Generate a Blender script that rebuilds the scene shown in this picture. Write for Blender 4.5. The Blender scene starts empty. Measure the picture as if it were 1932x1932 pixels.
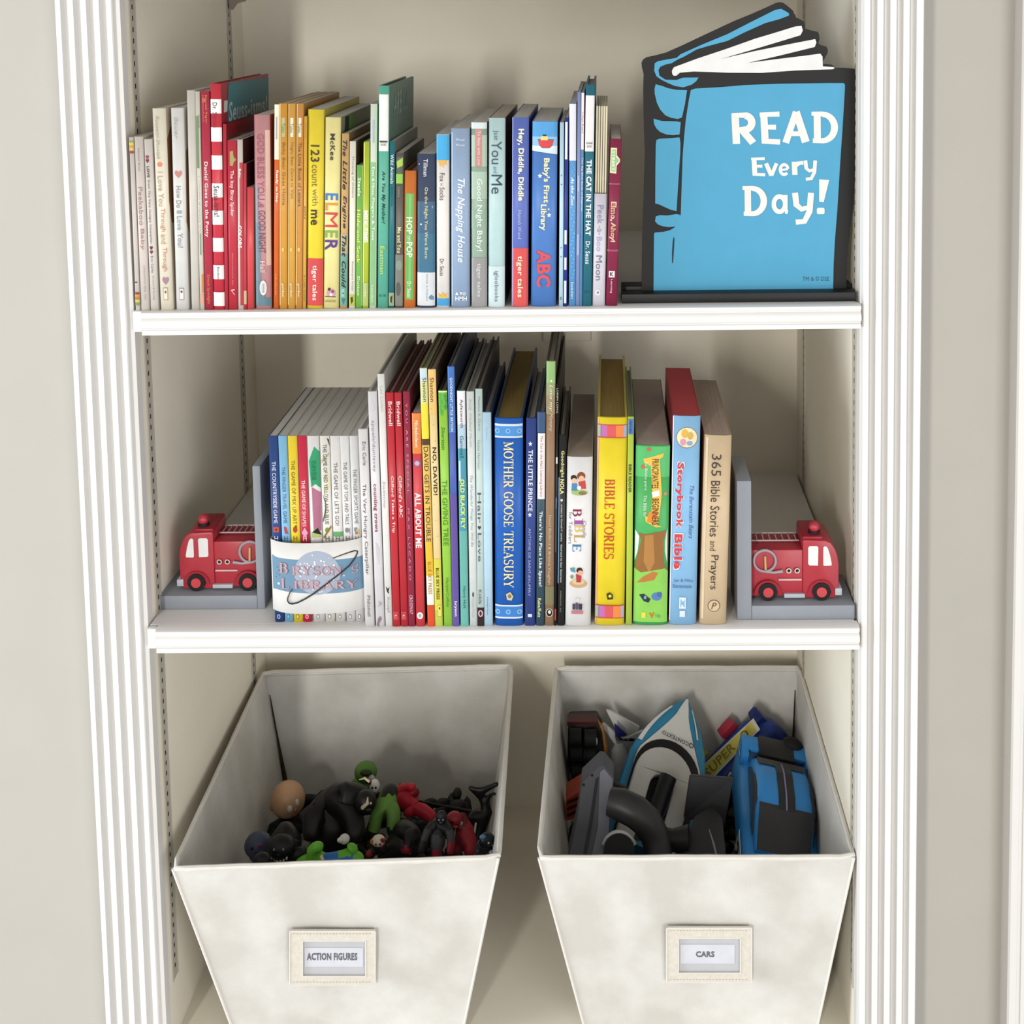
import bpy, bmesh, math, random
from mathutils import Vector, Matrix, noise
from mathutils.geometry import tessellate_polygon
random.seed(7)
S = bpy.context.scene
COL = S.collection

# ------------------------------------------------------------------ camera
FPX, CX, CY = 2300.0, 1111.536, 196.015          # focal length and principal point in pixels of the 1932 frame
cr, cu_, cf = Vector((0.9998, 0.0151, -0.0139)), Vector((0.0126, 0.0837, 0.9964)), Vector((-0.0162, 0.9964, -0.0835))
cf.normalize(); cr = (cr - cf * cr.dot(cf)).normalized(); cu_ = cr.cross(cf).normalized()
CAM = Vector((0.53308, -1.33063, 0.7021))
cd = bpy.data.cameras.new('camera'); cam = bpy.data.objects.new('camera', cd); COL.objects.link(cam)
M = Matrix((cr, cu_, -cf)).transposed().to_4x4(); M.translation = CAM
cam.matrix_world = M
cd.sensor_width = 36.0; cd.sensor_fit = 'HORIZONTAL'; cd.lens = FPX / 1932 * 36
cd.shift_x = (966 - CX) / 1932; cd.shift_y = (CY - 966) / 1932
cd.clip_start = 0.01
S.camera = cam

# ------------------------------------------------------------------ light
S.view_settings.view_transform = 'Standard'; S.view_settings.look = 'None'
S.view_settings.gamma = 1.0; S.view_settings.exposure = 0.0; S.view_settings.use_curve_mapping = False
w = bpy.data.worlds.new('room'); S.world = w; w.use_nodes = True
bg = w.node_tree.nodes['Background']; bg.inputs[0].default_value = (1.0, 0.975, 0.93, 1); bg.inputs[1].default_value = 0.68

def area(name, loc, target, sx, sy, power, col):
    l = bpy.data.lights.new(name, 'AREA'); l.shape = 'RECTANGLE'; l.size = sx; l.size_y = sy; l.energy = power; l.color = col
    o = bpy.data.objects.new(name, l); COL.objects.link(o); o.location = loc
    o.rotation_euler = (Vector(target) - Vector(loc)).to_track_quat('-Z', 'Y').to_euler()
    return o
area('window_light', (-0.75, -4.2, 0.90), (0.4, 0.2, 0.05), 0.22, 1.3, 84, (1.0, 0.97, 0.91))      # window behind the camera, a little to the left
area('side_window_light', (-2.6, -0.95, -0.15), (0.4, 0.0, -0.2), 1.0, 1.8, 84, (0.84, 0.92, 1.0))      # daylight along the wall from the left
area('far_fill_light', (2.2, -3.0, 0.0), (0.1, 0.2, -0.2), 1.6, 1.8, 54, (0.97, 0.98, 1.0))       # soft fill added from the right to brighten the left inner wall

# ------------------------------------------------------------------ projection helpers (measured pixel -> world point at a known plane)
def ray(px, py): return cf + cr * ((px - CX) / FPX) - cu_ * ((py - CY) / FPX)
def at(px, py, Y=0.0):
    d = ray(px, py); return CAM + d * ((Y - CAM.y) / d.y)
def atz(px, py, Z):
    d = ray(px, py); return CAM + d * ((Z - CAM.z) / d.z)
def atx(px, py, X):
    d = ray(px, py); return CAM + d * ((X - CAM.x) / d.x)
def onplane(px, py, P, n):
    d = ray(px, py); return CAM + d * ((P - CAM).dot(n) / d.dot(n))
def proj(p):
    d = Vector(p) - CAM; z = d.dot(cf); return CX + FPX * d.dot(cr) / z, CY - FPX * d.dot(cu_) / z

# ------------------------------------------------------------------ materials
MATS = {}
def lin(c):
    c /= 255.0
    return c / 12.92 if c <= 0.04045 else ((c + 0.055) / 1.055) ** 2.4
def rgb(h, k=0.73):
    if isinstance(h, str): h = tuple(int(h[i:i + 2], 16) for i in (0, 2, 4))
    return tuple(lin(v) * k for v in h)
def mat(h, rough=0.45, var=0.04, scale=60.0, bump=0.0, spec=0.28, name=None, k=0.73, metal=0.0, trans=0.0):
    key = (h, rough, var, scale, bump, spec, metal, trans)
    if key in MATS: return MATS[key]
    m = bpy.data.materials.new(name or ('paint_' + str(h))); m.use_nodes = True
    nt = m.node_tree; b = nt.nodes['Principled BSDF']; c = rgb(h, k)
    tc = nt.nodes.new('ShaderNodeTexCoord'); n = nt.nodes.new('ShaderNodeTexNoise'); n.inputs['Scale'].default_value = scale; n.inputs['Detail'].default_value = 3
    nt.links.new(tc.outputs['Object'], n.inputs['Vector'])
    r = nt.nodes.new('ShaderNodeValToRGB')
    r.color_ramp.elements[0].position = 0.3; r.color_ramp.elements[1].position = 0.7
    r.color_ramp.elements[0].color = tuple(v * (1 - var) for v in c) + (1,)
    r.color_ramp.elements[1].color = tuple(min(1, v * (1 + var)) for v in c) + (1,)
    nt.links.new(n.outputs['Fac'], r.inputs['Fac']); nt.links.new(r.outputs['Color'], b.inputs['Base Color'])
    b.inputs['Roughness'].default_value = rough; b.inputs['Specular IOR Level'].default_value = spec; b.inputs['Metallic'].default_value = metal
    if bump:
        bp = nt.nodes.new('ShaderNodeBump'); bp.inputs['Strength'].default_value = bump; bp.inputs['Distance'].default_value = 0.001
        nt.links.new(n.outputs['Fac'], bp.inputs['Height']); nt.links.new(bp.outputs['Normal'], b.inputs['Normal'])
    MATS[key] = m; return m
def paper_mat(h, name):
    if name in MATS: return MATS[name]
    m = mat(h, 0.8, 0.0, name=name, spec=0.1).copy(); m.name = name; nt = m.node_tree
    mp = nt.nodes.new('ShaderNodeMapping'); mp.inputs['Scale'].default_value = (1600, 14, 30)
    n = [x for x in nt.nodes if x.type == 'TEX_NOISE'][0]; tc = [x for x in nt.nodes if x.type == 'TEX_COORD'][0]
    nt.links.new(tc.outputs['Object'], mp.inputs['Vector']); nt.links.new(mp.outputs['Vector'], n.inputs['Vector']); n.inputs['Scale'].default_value = 1.0
    r = [x for x in nt.nodes if x.type == 'VALTORGB'][0]; c = rgb(h)
    r.color_ramp.elements[0].color = tuple(v * 0.72 for v in c) + (1,); r.color_ramp.elements[1].color = c + (1,)
    MATS[name] = m; return m
WHITE = mat('E6E4E1', 0.35, 0.01, 20, k=0.86, name='white_trim_paint')
WALL = mat('EEE7D6', 0.6, 0.02, 14, 0.0, 0.3, k=0.94, name='greige_wall_paint')
def wall_tex():
    m = WALL.copy(); m.name = 'textured_wall_paint'; nt = m.node_tree; b = nt.nodes['Principled BSDF']
    tc = nt.nodes.new('ShaderNodeTexCoord'); n = nt.nodes.new('ShaderNodeTexNoise'); n.inputs['Scale'].default_value = 90; n.inputs['Detail'].default_value = 2
    bp = nt.nodes.new('ShaderNodeBump'); bp.inputs['Strength'].default_value = 0.12; bp.inputs['Distance'].default_value = 0.003
    nt.links.new(tc.outputs['Object'], n.inputs['Vector']); nt.links.new(n.outputs['Fac'], bp.inputs['Height']); nt.links.new(bp.outputs['Normal'], b.inputs['Normal'])
    return m
WALLT = wall_tex()
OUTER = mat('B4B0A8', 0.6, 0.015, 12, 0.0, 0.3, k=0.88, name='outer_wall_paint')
PAGES = paper_mat('D9D0BC', 'page_edges'); GOLDP = paper_mat('B79A5A', 'gilt_page_edges'); WPAGES = paper_mat('E6E2D8', 'white_page_edges'); REDP = mat('C94A4E', 0.6)

# ------------------------------------------------------------------ mesh helpers
def obj(name, bm, mats, parent=None, smooth=False, mw=None):
    me = bpy.data.meshes.new(name)
    if isinstance(bm, bmesh.types.BMesh): bm.normal_update(); bm.to_mesh(me); bm.free()
    else: me = bm; me.name = name
    if not isinstance(mats, (list, tuple)): mats = [mats]
    if not len(me.materials):
        for m in mats: me.materials.append(m)
    if smooth:
        me.polygons.foreach_set('use_smooth', [True] * len(me.polygons))
        if smooth != 2: me.set_sharp_from_angle(angle=math.radians(40))
    o = bpy.data.objects.new(name, me); COL.objects.link(o)
    if parent: o.parent = parent
    if mw is not None: o.matrix_local = mw
    return o
def thing(name, label, cat, loc=(0, 0, 0), rot=(0, 0, 0), group=None):
    o = bpy.data.objects.new(name, None); COL.objects.link(o); o.empty_display_size = 0.02
    o.location = loc; o.rotation_euler = rot; o['label'] = label; o['category'] = cat
    if group: o['group'] = group
    bpy.context.view_layer.update() if False else None
    return o
def tag(o, label, cat, group=None):
    o['label'] = label; o['category'] = cat
    if group: o['group'] = group
    return o
def struct(name, bm, m, parent=None):
    o = obj(name, bm, m, parent); o['kind'] = 'structure'; return o
def box(bm, x0, x1, y0, y1, z0, z1, bev=0.0, mi=0, mw=None):
    r = bmesh.ops.create_cube(bm, size=1.0); vs = r['verts']
    for v in vs: v.co = Vector((x0 + (v.co.x + .5) * (x1 - x0), y0 + (v.co.y + .5) * (y1 - y0), z0 + (v.co.z + .5) * (z1 - z0)))
    fs = {f for v in vs for f in v.link_faces}
    if bev:
        es = list({e for v in vs for e in v.link_edges})
        rr = bmesh.ops.bevel(bm, geom=es, offset=bev, segments=2, affect='EDGES', profile=0.5)
        fs = set(rr['faces']) | {f for f in fs if f.is_valid}
        vs = list({v for f in fs for v in f.verts})
        fs |= {f for v in vs for f in v.link_faces}
    for f in fs: f.material_index = mi
    if mw is not None: bmesh.ops.transform(bm, matrix=mw, verts=vs)
    return vs
def sphere(bm, c, r, mi=0, seg=16, rings=10, mw=None):
    rr = bmesh.ops.create_uvsphere(bm, u_segments=seg, v_segments=rings, radius=1.0); vs = rr['verts']
    if not isinstance(r, (tuple, list)): r = (r, r, r)
    for v in vs: v.co = Vector((v.co.x * r[0], v.co.y * r[1], v.co.z * r[2]))
    if mw is not None: bmesh.ops.transform(bm, matrix=mw, verts=vs)
    for v in vs: v.co += Vector(c)
    for f in {f for v in vs for f in v.link_faces}: f.material_index = mi; f.smooth = True
    return vs
def cyl(bm, p0, p1, r0, r1=None, seg=20, mi=0, caps=True):
    p0, p1 = Vector(p0), Vector(p1); r1 = r0 if r1 is None else r1
    d = p1 - p0; q = d.to_track_quat('Z', 'Y').to_matrix()
    a = [bm.verts.new(p0 + q @ Vector((r0 * math.cos(t), r0 * math.sin(t), 0))) for t in [2 * math.pi * i / seg for i in range(seg)]]
    b = [bm.verts.new(p1 + q @ Vector((r1 * math.cos(t), r1 * math.sin(t), 0))) for t in [2 * math.pi * i / seg for i in range(seg)]]
    fs = [bm.faces.new((a[i], a[(i + 1) % seg], b[(i + 1) % seg], b[i])) for i in range(seg)]
    if caps: fs += [bm.faces.new(a[::-1]), bm.faces.new(b)]
    for f in fs: f.material_index = mi
    return a + b
def tube(bm, pts, r, seg=8, mi=0, closed=False, caps=True):
    pts = [Vector(p) for p in pts]; n = len(pts); rs = r if isinstance(r, (list, tuple)) else [r] * n
    rings = []; ref = None
    for i, p in enumerate(pts):
        a = pts[(i - 1) % n] if (closed or i > 0) else p; b = pts[(i + 1) % n] if (closed or i < n - 1) else p
        d = (b - a).normalized()
        if ref is None: ref = d.orthogonal().normalized()
        ref = (ref - d * ref.dot(d)).normalized(); s = d.cross(ref)
        rings.append([bm.verts.new(p + (ref * math.cos(t) + s * math.sin(t)) * rs[i]) for t in [2 * math.pi * k / seg for k in range(seg)]])
    m = n if closed else n - 1
    for i in range(m):
        A, B = rings[i], rings[(i + 1) % n]
        for k in range(seg):
            f = bm.faces.new((A[k], A[(k + 1) % seg], B[(k + 1) % seg], B[k])); f.material_index = mi; f.smooth = True
    if not closed and caps:
        for f in (bm.faces.new(rings[0][::-1]), bm.faces.new(rings[-1])): f.material_index = mi
def poly(bm, pts, mi=0):
    """flat (possibly concave) polygon from 3-D points"""
    pts = [Vector(p) for p in pts]; vs = [bm.verts.new(p) for p in pts]
    for t in tessellate_polygon([pts]):
        try:
            f = bm.faces.new([vs[i] for i in t]); f.material_index = mi
        except ValueError: pass
    return vs
def cpoly(bm, pts, yfun, e, mi, hw, n=12):
    """flat print wrapped on a curved spine: polygon in (x, z), cut into strips and laid on y = yfun(x) - e"""
    t = bmesh.new(); poly(t, [(x, 0, z) for x, z in pts])
    for i in range(1, n):
        bmesh.ops.bisect_plane(t, geom=t.verts[:] + t.edges[:] + t.faces[:], dist=1e-7, plane_co=(-hw + 2 * hw * i / n, 0, 0), plane_no=(1, 0, 0))
    M_ = {v: bm.verts.new((v.co.x, yfun(v.co.x) - e, v.co.z)) for v in t.verts}
    for f in t.faces:
        q = bm.faces.new([M_[v] for v in f.verts]); q.material_index = mi
    t.free()
def prism(bm, pts, off, mi=0, mis=None):
    """solid: polygon extruded by vector off"""
    off = Vector(off); a = poly(bm, pts, mi); b = poly(bm, [Vector(p) + off for p in pts], mi); n = len(pts)
    for i in range(n):
        f = bm.faces.new((a[i], a[(i + 1) % n], b[(i + 1) % n], b[i])); f.material_index = mi if mis is None else mis
    bmesh.ops.recalc_face_normals(bm, faces=bm.faces)
def loft(bm, rings, mi=0, caps=True, closed=True, smooth=True):
    R_ = [[bm.verts.new(Vector(p)) for p in r] for r in rings]; n = len(R_[0])
    for i in range(len(R_) - 1):
        for k in range(n if closed else n - 1):
            f = bm.faces.new((R_[i][k], R_[i][(k + 1) % n], R_[i + 1][(k + 1) % n], R_[i + 1][k])); f.material_index = mi; f.smooth = smooth
    if caps:
        for f in (bm.faces.new(R_[0][::-1]), bm.faces.new(R_[-1])): f.material_index = mi
    bmesh.ops.recalc_face_normals(bm, faces=bm.faces)

# ------------------------------------------------------------------ lettering
# stroke glyphs with serifs: lists of polylines (x, y, width) on a unit-height grid
def arc(cx, cy, rx, ry, a0, a1, w, n=14, thin=None):
    o = []
    for i in range(n + 1):
        a = math.radians(a0 + (a1 - a0) * i / n); t = abs(math.cos(a))
        o.append((cx + rx * math.cos(a), cy + ry * math.sin(a), w if thin is None else thin + (w - thin) * t))
    return o
T, H = 0.17, 0.07
def ser(x, y, l=0.15): return [(x - l, y, H), (x + l, y, H)]
GL = {
 'A': (0.9, [[(0.12, .03, H), (0.42, .97, H)], [(0.42, .97, T), (0.76, .03, T)], [(0.22, .33, H), (0.66, .33, H)], ser(.12, .03, .11), ser(.76, .03, .13)]),
 'B': (0.76, [[(.2, .02, T), (.2, .98, T)], [(.08, .965, H), (.4, .965, H)] + arc(.4, .745, .2, .22, 90, -90, T, thin=H) + [(.2, .525, H)], [(.2, .525, H), (.42, .525, H)] + arc(.42, .28, .24, .245, 90, -90, T, thin=H) + [(.08, .035, H)]]),
 'D': (0.86, [[(.2, .02, T), (.2, .98, T)], [(.06, .965, H), (.38, .965, H)] + arc(.38, .5, .38, .465, 90, -90, T, thin=H) + [(.06, .035, H)]]),
 'E': (0.74, [[(.2, .02, T), (.2, .98, T)], [(.07, .965, H), (.66, .965, H)], [(.66, .97, H), (.66, .78, H)], [(.2, .51, H), (.5, .51, H)], [(.5, .6, H), (.5, .42, H)], [(.07, .035, H), (.69, .035, H)], [(.69, .03, H), (.69, .24, H)]]),
 'G': (0.9, [arc(.46, .5, .36, .46, 50, 310, T, 20, H), [(.7, .97, H), (.7, .72, H)], [(.7, .06, T), (.7, .42, T)], ser(.68, .43, .15)]),
 'H': (0.96, [[(.2, .02, T), (.2, .98, T)], [(.76, .02, T), (.76, .98, T)], [(.2, .5, H), (.76, .5, H)], ser(.2, .035), ser(.2, .965), ser(.76, .035), ser(.76, .965)]),
 'I': (0.44, [[(.22, .02, T), (.22, .98, T)], ser(.22, .035, .17), ser(.22, .965, .17)]),
 'L': (0.72, [[(.2, .02, T), (.2, .98, T)], ser(.2, .965), [(.06, .035, H), (.66, .035, H)], [(.66, .03, H), (.66, .28, H)]]),
 'M': (1.1, [[(.17, .02, H), (.17, .98, H)], [(.17, .96, T), (.53, .08, T)], [(.53, .08, H), (.9, .96, H)], [(.92, .02, T), (.92, .98, T)], ser(.15, .035, .12), ser(.12, .965, .1), ser(.92, .035, .14), ser(.96, .965, .1)]),
 'N': (0.98, [[(.18, .02, H), (.18, .98, H)], [(.18, .95, T), (.8, .05, T)], [(.8, .02, H), (.8, .98, H)], ser(.18, .035, .12), ser(.14, .965, .1), ser(.8, .965, .12)]),
 'O': (0.92, [arc(.46, .5, .37, .46, 0, 360, T, 24, H)]),
 'P': (0.78, [[(.2, .02, T), (.2, .98, T)], [(.07, .965, H), (.42, .965, H)] + arc(.42, .71, .24, .255, 90, -90, T, thin=H) + [(.2, .455, H)], ser(.2, .035)]),
 'R': (0.88, [[(.2, .02, T), (.2, .98, T)], [(.07, .965, H), (.42, .965, H)] + arc(.42, .73, .24, .235, 90, -90, T, thin=H) + [(.2, .495, H)], [(.38, .5, T), (.72, .05, T)], ser(.2, .035), ser(.76, .035, .1)]),
 'S': (0.72, [arc(.36, .74, .24, .23, 35, 270, T * .8, 14, H) + arc(.36, .27, .26, .24, 90, -145, T * .9, 14, H), [(.6, .97, H), (.6, .78, H)], [(.1, .04, H), (.1, .25, H)]]),
 'T': (0.84, [[(.42, .02, T), (.42, .98, T)], [(.05, .965, H), (.79, .965, H)], [(.06, .97, H), (.06, .74, H)], [(.78, .97, H), (.78, .74, H)], ser(.42, .035, .17)]),
 'U': (0.94, [[(.2, .97, T), (.2, .36, T)] + arc(.47, .34, .27, .3, 180, 360, T, 14, H) + [(.74, .97, H)], ser(.2, .965), ser(.76, .965, .13)]),
 'Y': (0.9, [[(.12, .97, T), (.44, .46, T)], [(.44, .46, H), (.76, .97, H)], [(.44, .02, T), (.44, .48, T)], ser(.44, .035, .17), ser(.14, .965, .13), ser(.76, .965, .12)]),
 "'": (0.3, [[(.15, .97, .12), (.13, .72, .06)]]), ' ': (0.42, []), ',': (.3, [[(.15, .08, .13), (.1, -.12, .05)]]),
}
# chunky hand lettering for the sign
B_ = 0.21
GS = {
 'R': (0.78, [[(.17, .04, B_), (.13, .96, B_)], [(.03, .93, .13), (.4, .93, B_ * .8)] + arc(.4, .7, .2, .22, 85, -90, B_) + [(.15, .47, .14)], [(.33, .47, B_), (.64, .07, B_)]]),
 'E': (0.72, [[(.2, .05, B_), (.16, .95, B_)], [(.04, .94, .14), (.62, .96, .17)], [(.16, .53, .15), (.52, .53, .17)], [(.1, .07, .16), (.64, .04, .18)]]),
 'A': (0.86, [[(.12, .03, B_ * .95), (.42, .95, B_ * .9)], [(.42, .95, B_), (.7, .05, B_ * 1.1)], [(.22, .3, .14), (.62, .3, .14)]]),
 'D': (0.86, [[(.21, .05, B_), (.2, .95, B_)], [(.03, .95, .13), (.35, .94, .16)] + arc(.36, .5, .36, .43, 88, -88, B_, thin=.17) + [(.07, .07, .15)]]),
 'v': (0.6, [[(.09, .6, B_ * .8), (.3, .08, B_ * .8)], [(.3, .08, B_ * .7), (.5, .6, B_ * .7)]]),
 'e': (0.62, [[(.12, .29, .11), (.5, .35, .11)], arc(.3, .32, .2, .25, 8, 320, B_ * .75, 18)]),
 'r': (0.46, [[(.14, .03, B_ * .8), (.12, .62, B_ * .8)], [(.14, .4, .12), (.26, .56, .17), (.4, .57, .18)]]),
 'y': (0.66, [[(.1, .62, B_ * .8), (.14, .28, B_ * .8), (.28, .16, B_ * .7), (.5, .22, .12)], [(.54, .62, B_ * .8), (.5, .1, B_ * .8), (.36, -.18, B_ * .75), (.12, -.2, B_ * .7)]]),
 'a': (0.66, [arc(.3, .3, .2, .25, 20, 340, B_ * .75, 18), [(.5, .6, B_ * .8), (.5, .06, B_ * .8)], [(.5, .06, B_ * .7), (.6, .04, .12)]]),
 '!': (0.36, [[(.24, 1.12, .26), (.17, .4, .12)], [(.15, .0, .15), (.15, .04, .2), (.15, .17, .2), (.15, .21, .14)]]), ' ': (.3, []),
}
STROKE = {}
def stroke_text(s, G, gap=0.02):
    V, F_ = [], []; x = 0.0; SI = []
    for ch in s:
        wd, strokes = G[ch]
        for st in strokes:
            n = len(st); L, R_ = [], []
            for i, (px, py, pw) in enumerate(st):
                a = st[max(0, i - 1)]; b = st[min(n - 1, i + 1)]
                dx, dy = b[0] - a[0], b[1] - a[1]; l = math.hypot(dx, dy) or 1; nx, ny = -dy / l, dx / l
                L.append((x + px + nx * pw / 2, py + ny * pw / 2)); R_.append((x + px - nx * pw / 2, py - ny * pw / 2))
            k = len(V); V += L + R_; SI += [(SI[-1] + 1) if SI else 0] * (2 * n)
            for i in range(n - 1): F_.append((k + i, k + n + i, k + n + i + 1, k + i + 1))
        x += wd + gap
    return V, F_, SI
TXC = {}
def text2d(s, fl=''):
    """2-D mesh of a string, scaled to the unit square: returns verts (0..1, 0..1) and faces"""
    key = (s, ''.join(c for c in fl if c in 'bxiSR'))
    if key in TXC: return TXC[key]
    if 'S' in fl: V, F_, STROKE[key] = stroke_text(s, GL)
    elif 'R' in fl: V, F_, STROKE[key] = stroke_text(s, GS, 0.05)
    else:
        c = bpy.data.curves.new('t', 'FONT'); c.body = s; c.resolution_u = 2; c.fill_mode = 'FRONT'
        if 'b' in fl: c.offset = 0.018
        if 'x' in fl: c.offset = 0.034
        if 'i' in fl: c.shear = 0.3
        if 'x' in fl or 'b' in fl: c.space_character = 1.06
        o = bpy.data.objects.new('t', c); COL.objects.link(o); dg = bpy.context.evaluated_depsgraph_get(); dg.update()
        me = o.evaluated_get(dg).to_mesh()
        V = [(v.co.x, v.co.y) for v in me.vertices]; F_ = [tuple(p.vertices) for p in me.polygons]
        o.evaluated_get(dg).to_mesh_clear(); bpy.data.objects.remove(o); bpy.data.curves.remove(c)
    x0 = min(v[0] for v in V); x1 = max(v[0] for v in V); y0 = min(v[1] for v in V); y1 = max(v[1] for v in V)
    V = [((a - x0) / (x1 - x0), (b - y0) / (y1 - y0)) for a, b in V]
    TXC[key] = (V, F_); return TXC[key]
def add_text(bm, s, fl, fn, mi=0):
    """fn maps (0..1, 0..1) of the text box to a 3-D point"""
    V, F_ = text2d(s, fl); vs = [bm.verts.new(fn(a, b)) for a, b in V]; SI = STROKE.get((s, ''.join(c for c in fl if c in 'bxiSR')))
    if SI:
        for v, k in zip(vs, SI): v.co.y -= k * 1.2e-5            # overlapping strokes lie one on the other
    for f in F_:
        try: q = bm.faces.new([vs[i] for i in f]); q.material_index = mi
        except ValueError: pass
class Mats:
    def __init__(s, **k): s.l = []; s.k = k
    def __call__(s, h):
        m = mat(h, **s.k)
        if m not in s.l: s.l.append(m)
        return s.l.index(m)

# ------------------------------------------------------------------ the setting
W, D, ZF, ZT, S1 = 0.8073, 0.445, -0.528, 1.10, 0.367
YR = 0.087                                                      # the wall to the right lies back from the cabinet face
b = bmesh.new(); box(b, -0.03, W + 0.03, D, D + 0.02, ZF - .02, ZT + .02); struct('wall_back', b, WALLT)
b = bmesh.new(); box(b, -0.03, 0, 0.0121, D, ZF - .02, ZT + .02); struct('wall_left', b, WALL)
b = bmesh.new(); box(b, W, W + 0.03, 0.0121, D, ZF - .02, ZT + .02); struct('wall_right', b, WALL)
b = bmesh.new(); box(b, 0, W, 0.0, D, ZF - .02, ZF); struct('floor', b, WALL)
b = bmesh.new(); box(b, 0, W, 0.0, D, ZT - .02, ZT); struct('ceiling', b, WHITE)
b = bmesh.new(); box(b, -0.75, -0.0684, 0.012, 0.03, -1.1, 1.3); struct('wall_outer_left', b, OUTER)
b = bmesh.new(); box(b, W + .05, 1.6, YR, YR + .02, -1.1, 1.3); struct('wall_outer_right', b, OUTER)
def pilaster(name, x0, x1, yf=-0.010, yb=0.012):
    pts = [(x0, yb), (x0, yf + .0015), (x0 + .001, yf)]; p = 0.0141; f = 0.0062
    for k in range(4):
        a = x0 + f + k * p; c = a + (p - f) / 2; r = (p - f) / 2
        for i in range(9):
            t = math.pi * (1 - i / 8); pts.append((c + r * math.cos(t), yf + (0.0098 * math.sin(t) ** .7 if 0 < i < 8 else 0)))
    pts += [(x1 - .001, yf), (x1, yf + .0015), (x1, yb)]
    bm = bmesh.new(); prism(bm, [(x, y, -1.0) for x, y in pts], (0, 0, 2.3)); return struct(name, bm, WHITE)
pilaster('trim_1', -0.0684, -0.0056)
pilaster('trim_2', 0.8095, 0.8738, yb=0.0870)
b = bmesh.new(); box(b, -0.0056, 0.0, -0.002, 0.012, -1.0, 1.3); struct('trim_3', b, WHITE)
b = bmesh.new(); box(b, W, W + .0022, -0.004, 0.012, -1.0, 1.3); struct('trim_4', b, WHITE)

xc = at(1901, 966, YR).x
prof = [(0, YR), (0, .062), (.002, .060), (.010, .060), (.0105, .064), (.016, .065), (.0165, .0625), (.021, .0625), (.022, .066), (.06, .066), (.06, YR)]
b = bmesh.new(); prism(b, [(xc + x, y, -1.0) for x, y in prof], (0, 0, 2.3)); struct('trim_5', b, WHITE)

# shelves (adjustable boards with a moulded nosing strip)
NOSE = [(0, 0), (-.0140, 0), (-.016, -.001), (-.0163, -.0045), (-.0135, -.0058), (-.0135, -.0072), (-.0158, -.0085), (-.0178, -.0115), (-.0180, -.0145), (-.0165, -.0178), (-.0140, -.0192), (-.0128, -.0196), (-.0128, -.0205), (-.0146, -.0212), (-.0146, -.0262), (0, -.0262)]
def shelf(z, label):
    t = thing('shelf', label, 'shelf', (W / 2, 0, z), group='white shelves')
    bm = bmesh.new(); box(bm, .0012 - W / 2, W / 2 - .0035, 0.0, D - .012, -.0255, 0, 0.0008); obj('board', bm, WHITE, t)
    bm = bmesh.new(); A = [(0.0135 - W / 2 - y * 0.0, y, zz) for y, zz in NOSE]
    rings = [[(0.0135 - W / 2 + max(0, y + .016) * -.25, y, zz) for y, zz in NOSE], [(W / 2 - .001, y, zz) for y, zz in NOSE]]
    loft(bm, rings, smooth=False); obj('nosing', bm, WHITE, t, True)
    bm = bmesh.new(); box(bm, .0012 - W / 2, .0132 - W / 2, -.010, -.0001, -.024, 0, .002); obj('end_block', bm, WHITE, t, True)
    return t
shelf(S1, 'white shelf with moulded front edge under the top row of books')
shelf(0.7552, 'white shelf with moulded front edge resting on clips above the top row of books')
shelf(0.0, 'white shelf with moulded front edge holding books between two bookends')

# slotted shelf standards and the clips in them
STEEL = mat('CBC5B6', 0.5, 0.02, 40, name='painted_steel'); DARK = mat('14120F', 0.9, name='slot_shade')  # near-black fill stands in for the shade inside the track holes
def standard(X, sgn, Yc, z0, z1, label, wd=0.0155):
    t = thing('shelf_standard', label, 'shelf track', (X, Yc, (z0 + z1) / 2), group='slotted shelf tracks')
    zc = (z0 + z1) / 2; bm = bmesh.new(); th = 0.0012 * sgn; n = int((z1 - z0) / 0.0127); sw, sh = 0.0036, 0.0056
    xs = sorted((0, th))
    for y0, y1 in ((-wd / 2, -sw / 2), (sw / 2, wd / 2)): box(bm, xs[0], xs[1], y0, y1, z0 - zc, z1 - zc)
    for i in range(n + 1):
        a = z0 + i * 0.0127 + (sh if i else 0); c = min(z0 + (i + 1) * 0.0127, z1)
        if i == 0: a = z0
        if c - a > 1e-4: box(bm, xs[0], xs[1], -sw / 2, sw / 2, a - zc, c - zc)
    for y in (-wd / 2, wd / 2):
        box(bm, min(0, th * 1.5), max(0, th * 1.5), y - .0006, y + .0006, z0 - zc, z1 - zc)
    obj('strip', bm, STEEL, t)
    bm = bmesh.new(); k = 0.0010 * sgn
    for i in range(1, n + 1):
        z = z0 + i * 0.0127 - zc; box(bm, min(0, k), max(0, k), -sw / 2, sw / 2, z, z + sh)
    o = obj('slots', bm, DARK, t); o['kind'] = 'stuff'
    return t
yA = atx(248.5, 40, 0).y; yB = atx(431.5, 60, 0).y; yC = atx(1624.6, 200, W).y; yD = atx(1518, 700, W).y
standard(0, 1, yA, -0.455, 0.735, 'slotted metal shelf track on the left side wall near the front edge')
standard(0, 1, yB, -0.455, 0.735, 'slotted metal shelf track on the left side wall towards the back corner')
standard(W, -1, max(yC, .02), -0.455, 0.735, 'slotted metal shelf track on the right side wall near the front edge')
standard(W, -1, yD, -0.455, 0.735, 'slotted metal shelf track on the right side wall towards the back corner')
CLIP = mat('B5A49A', 0.4, 0.05, 80, metal=0.5, name='clip_metal')
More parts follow.
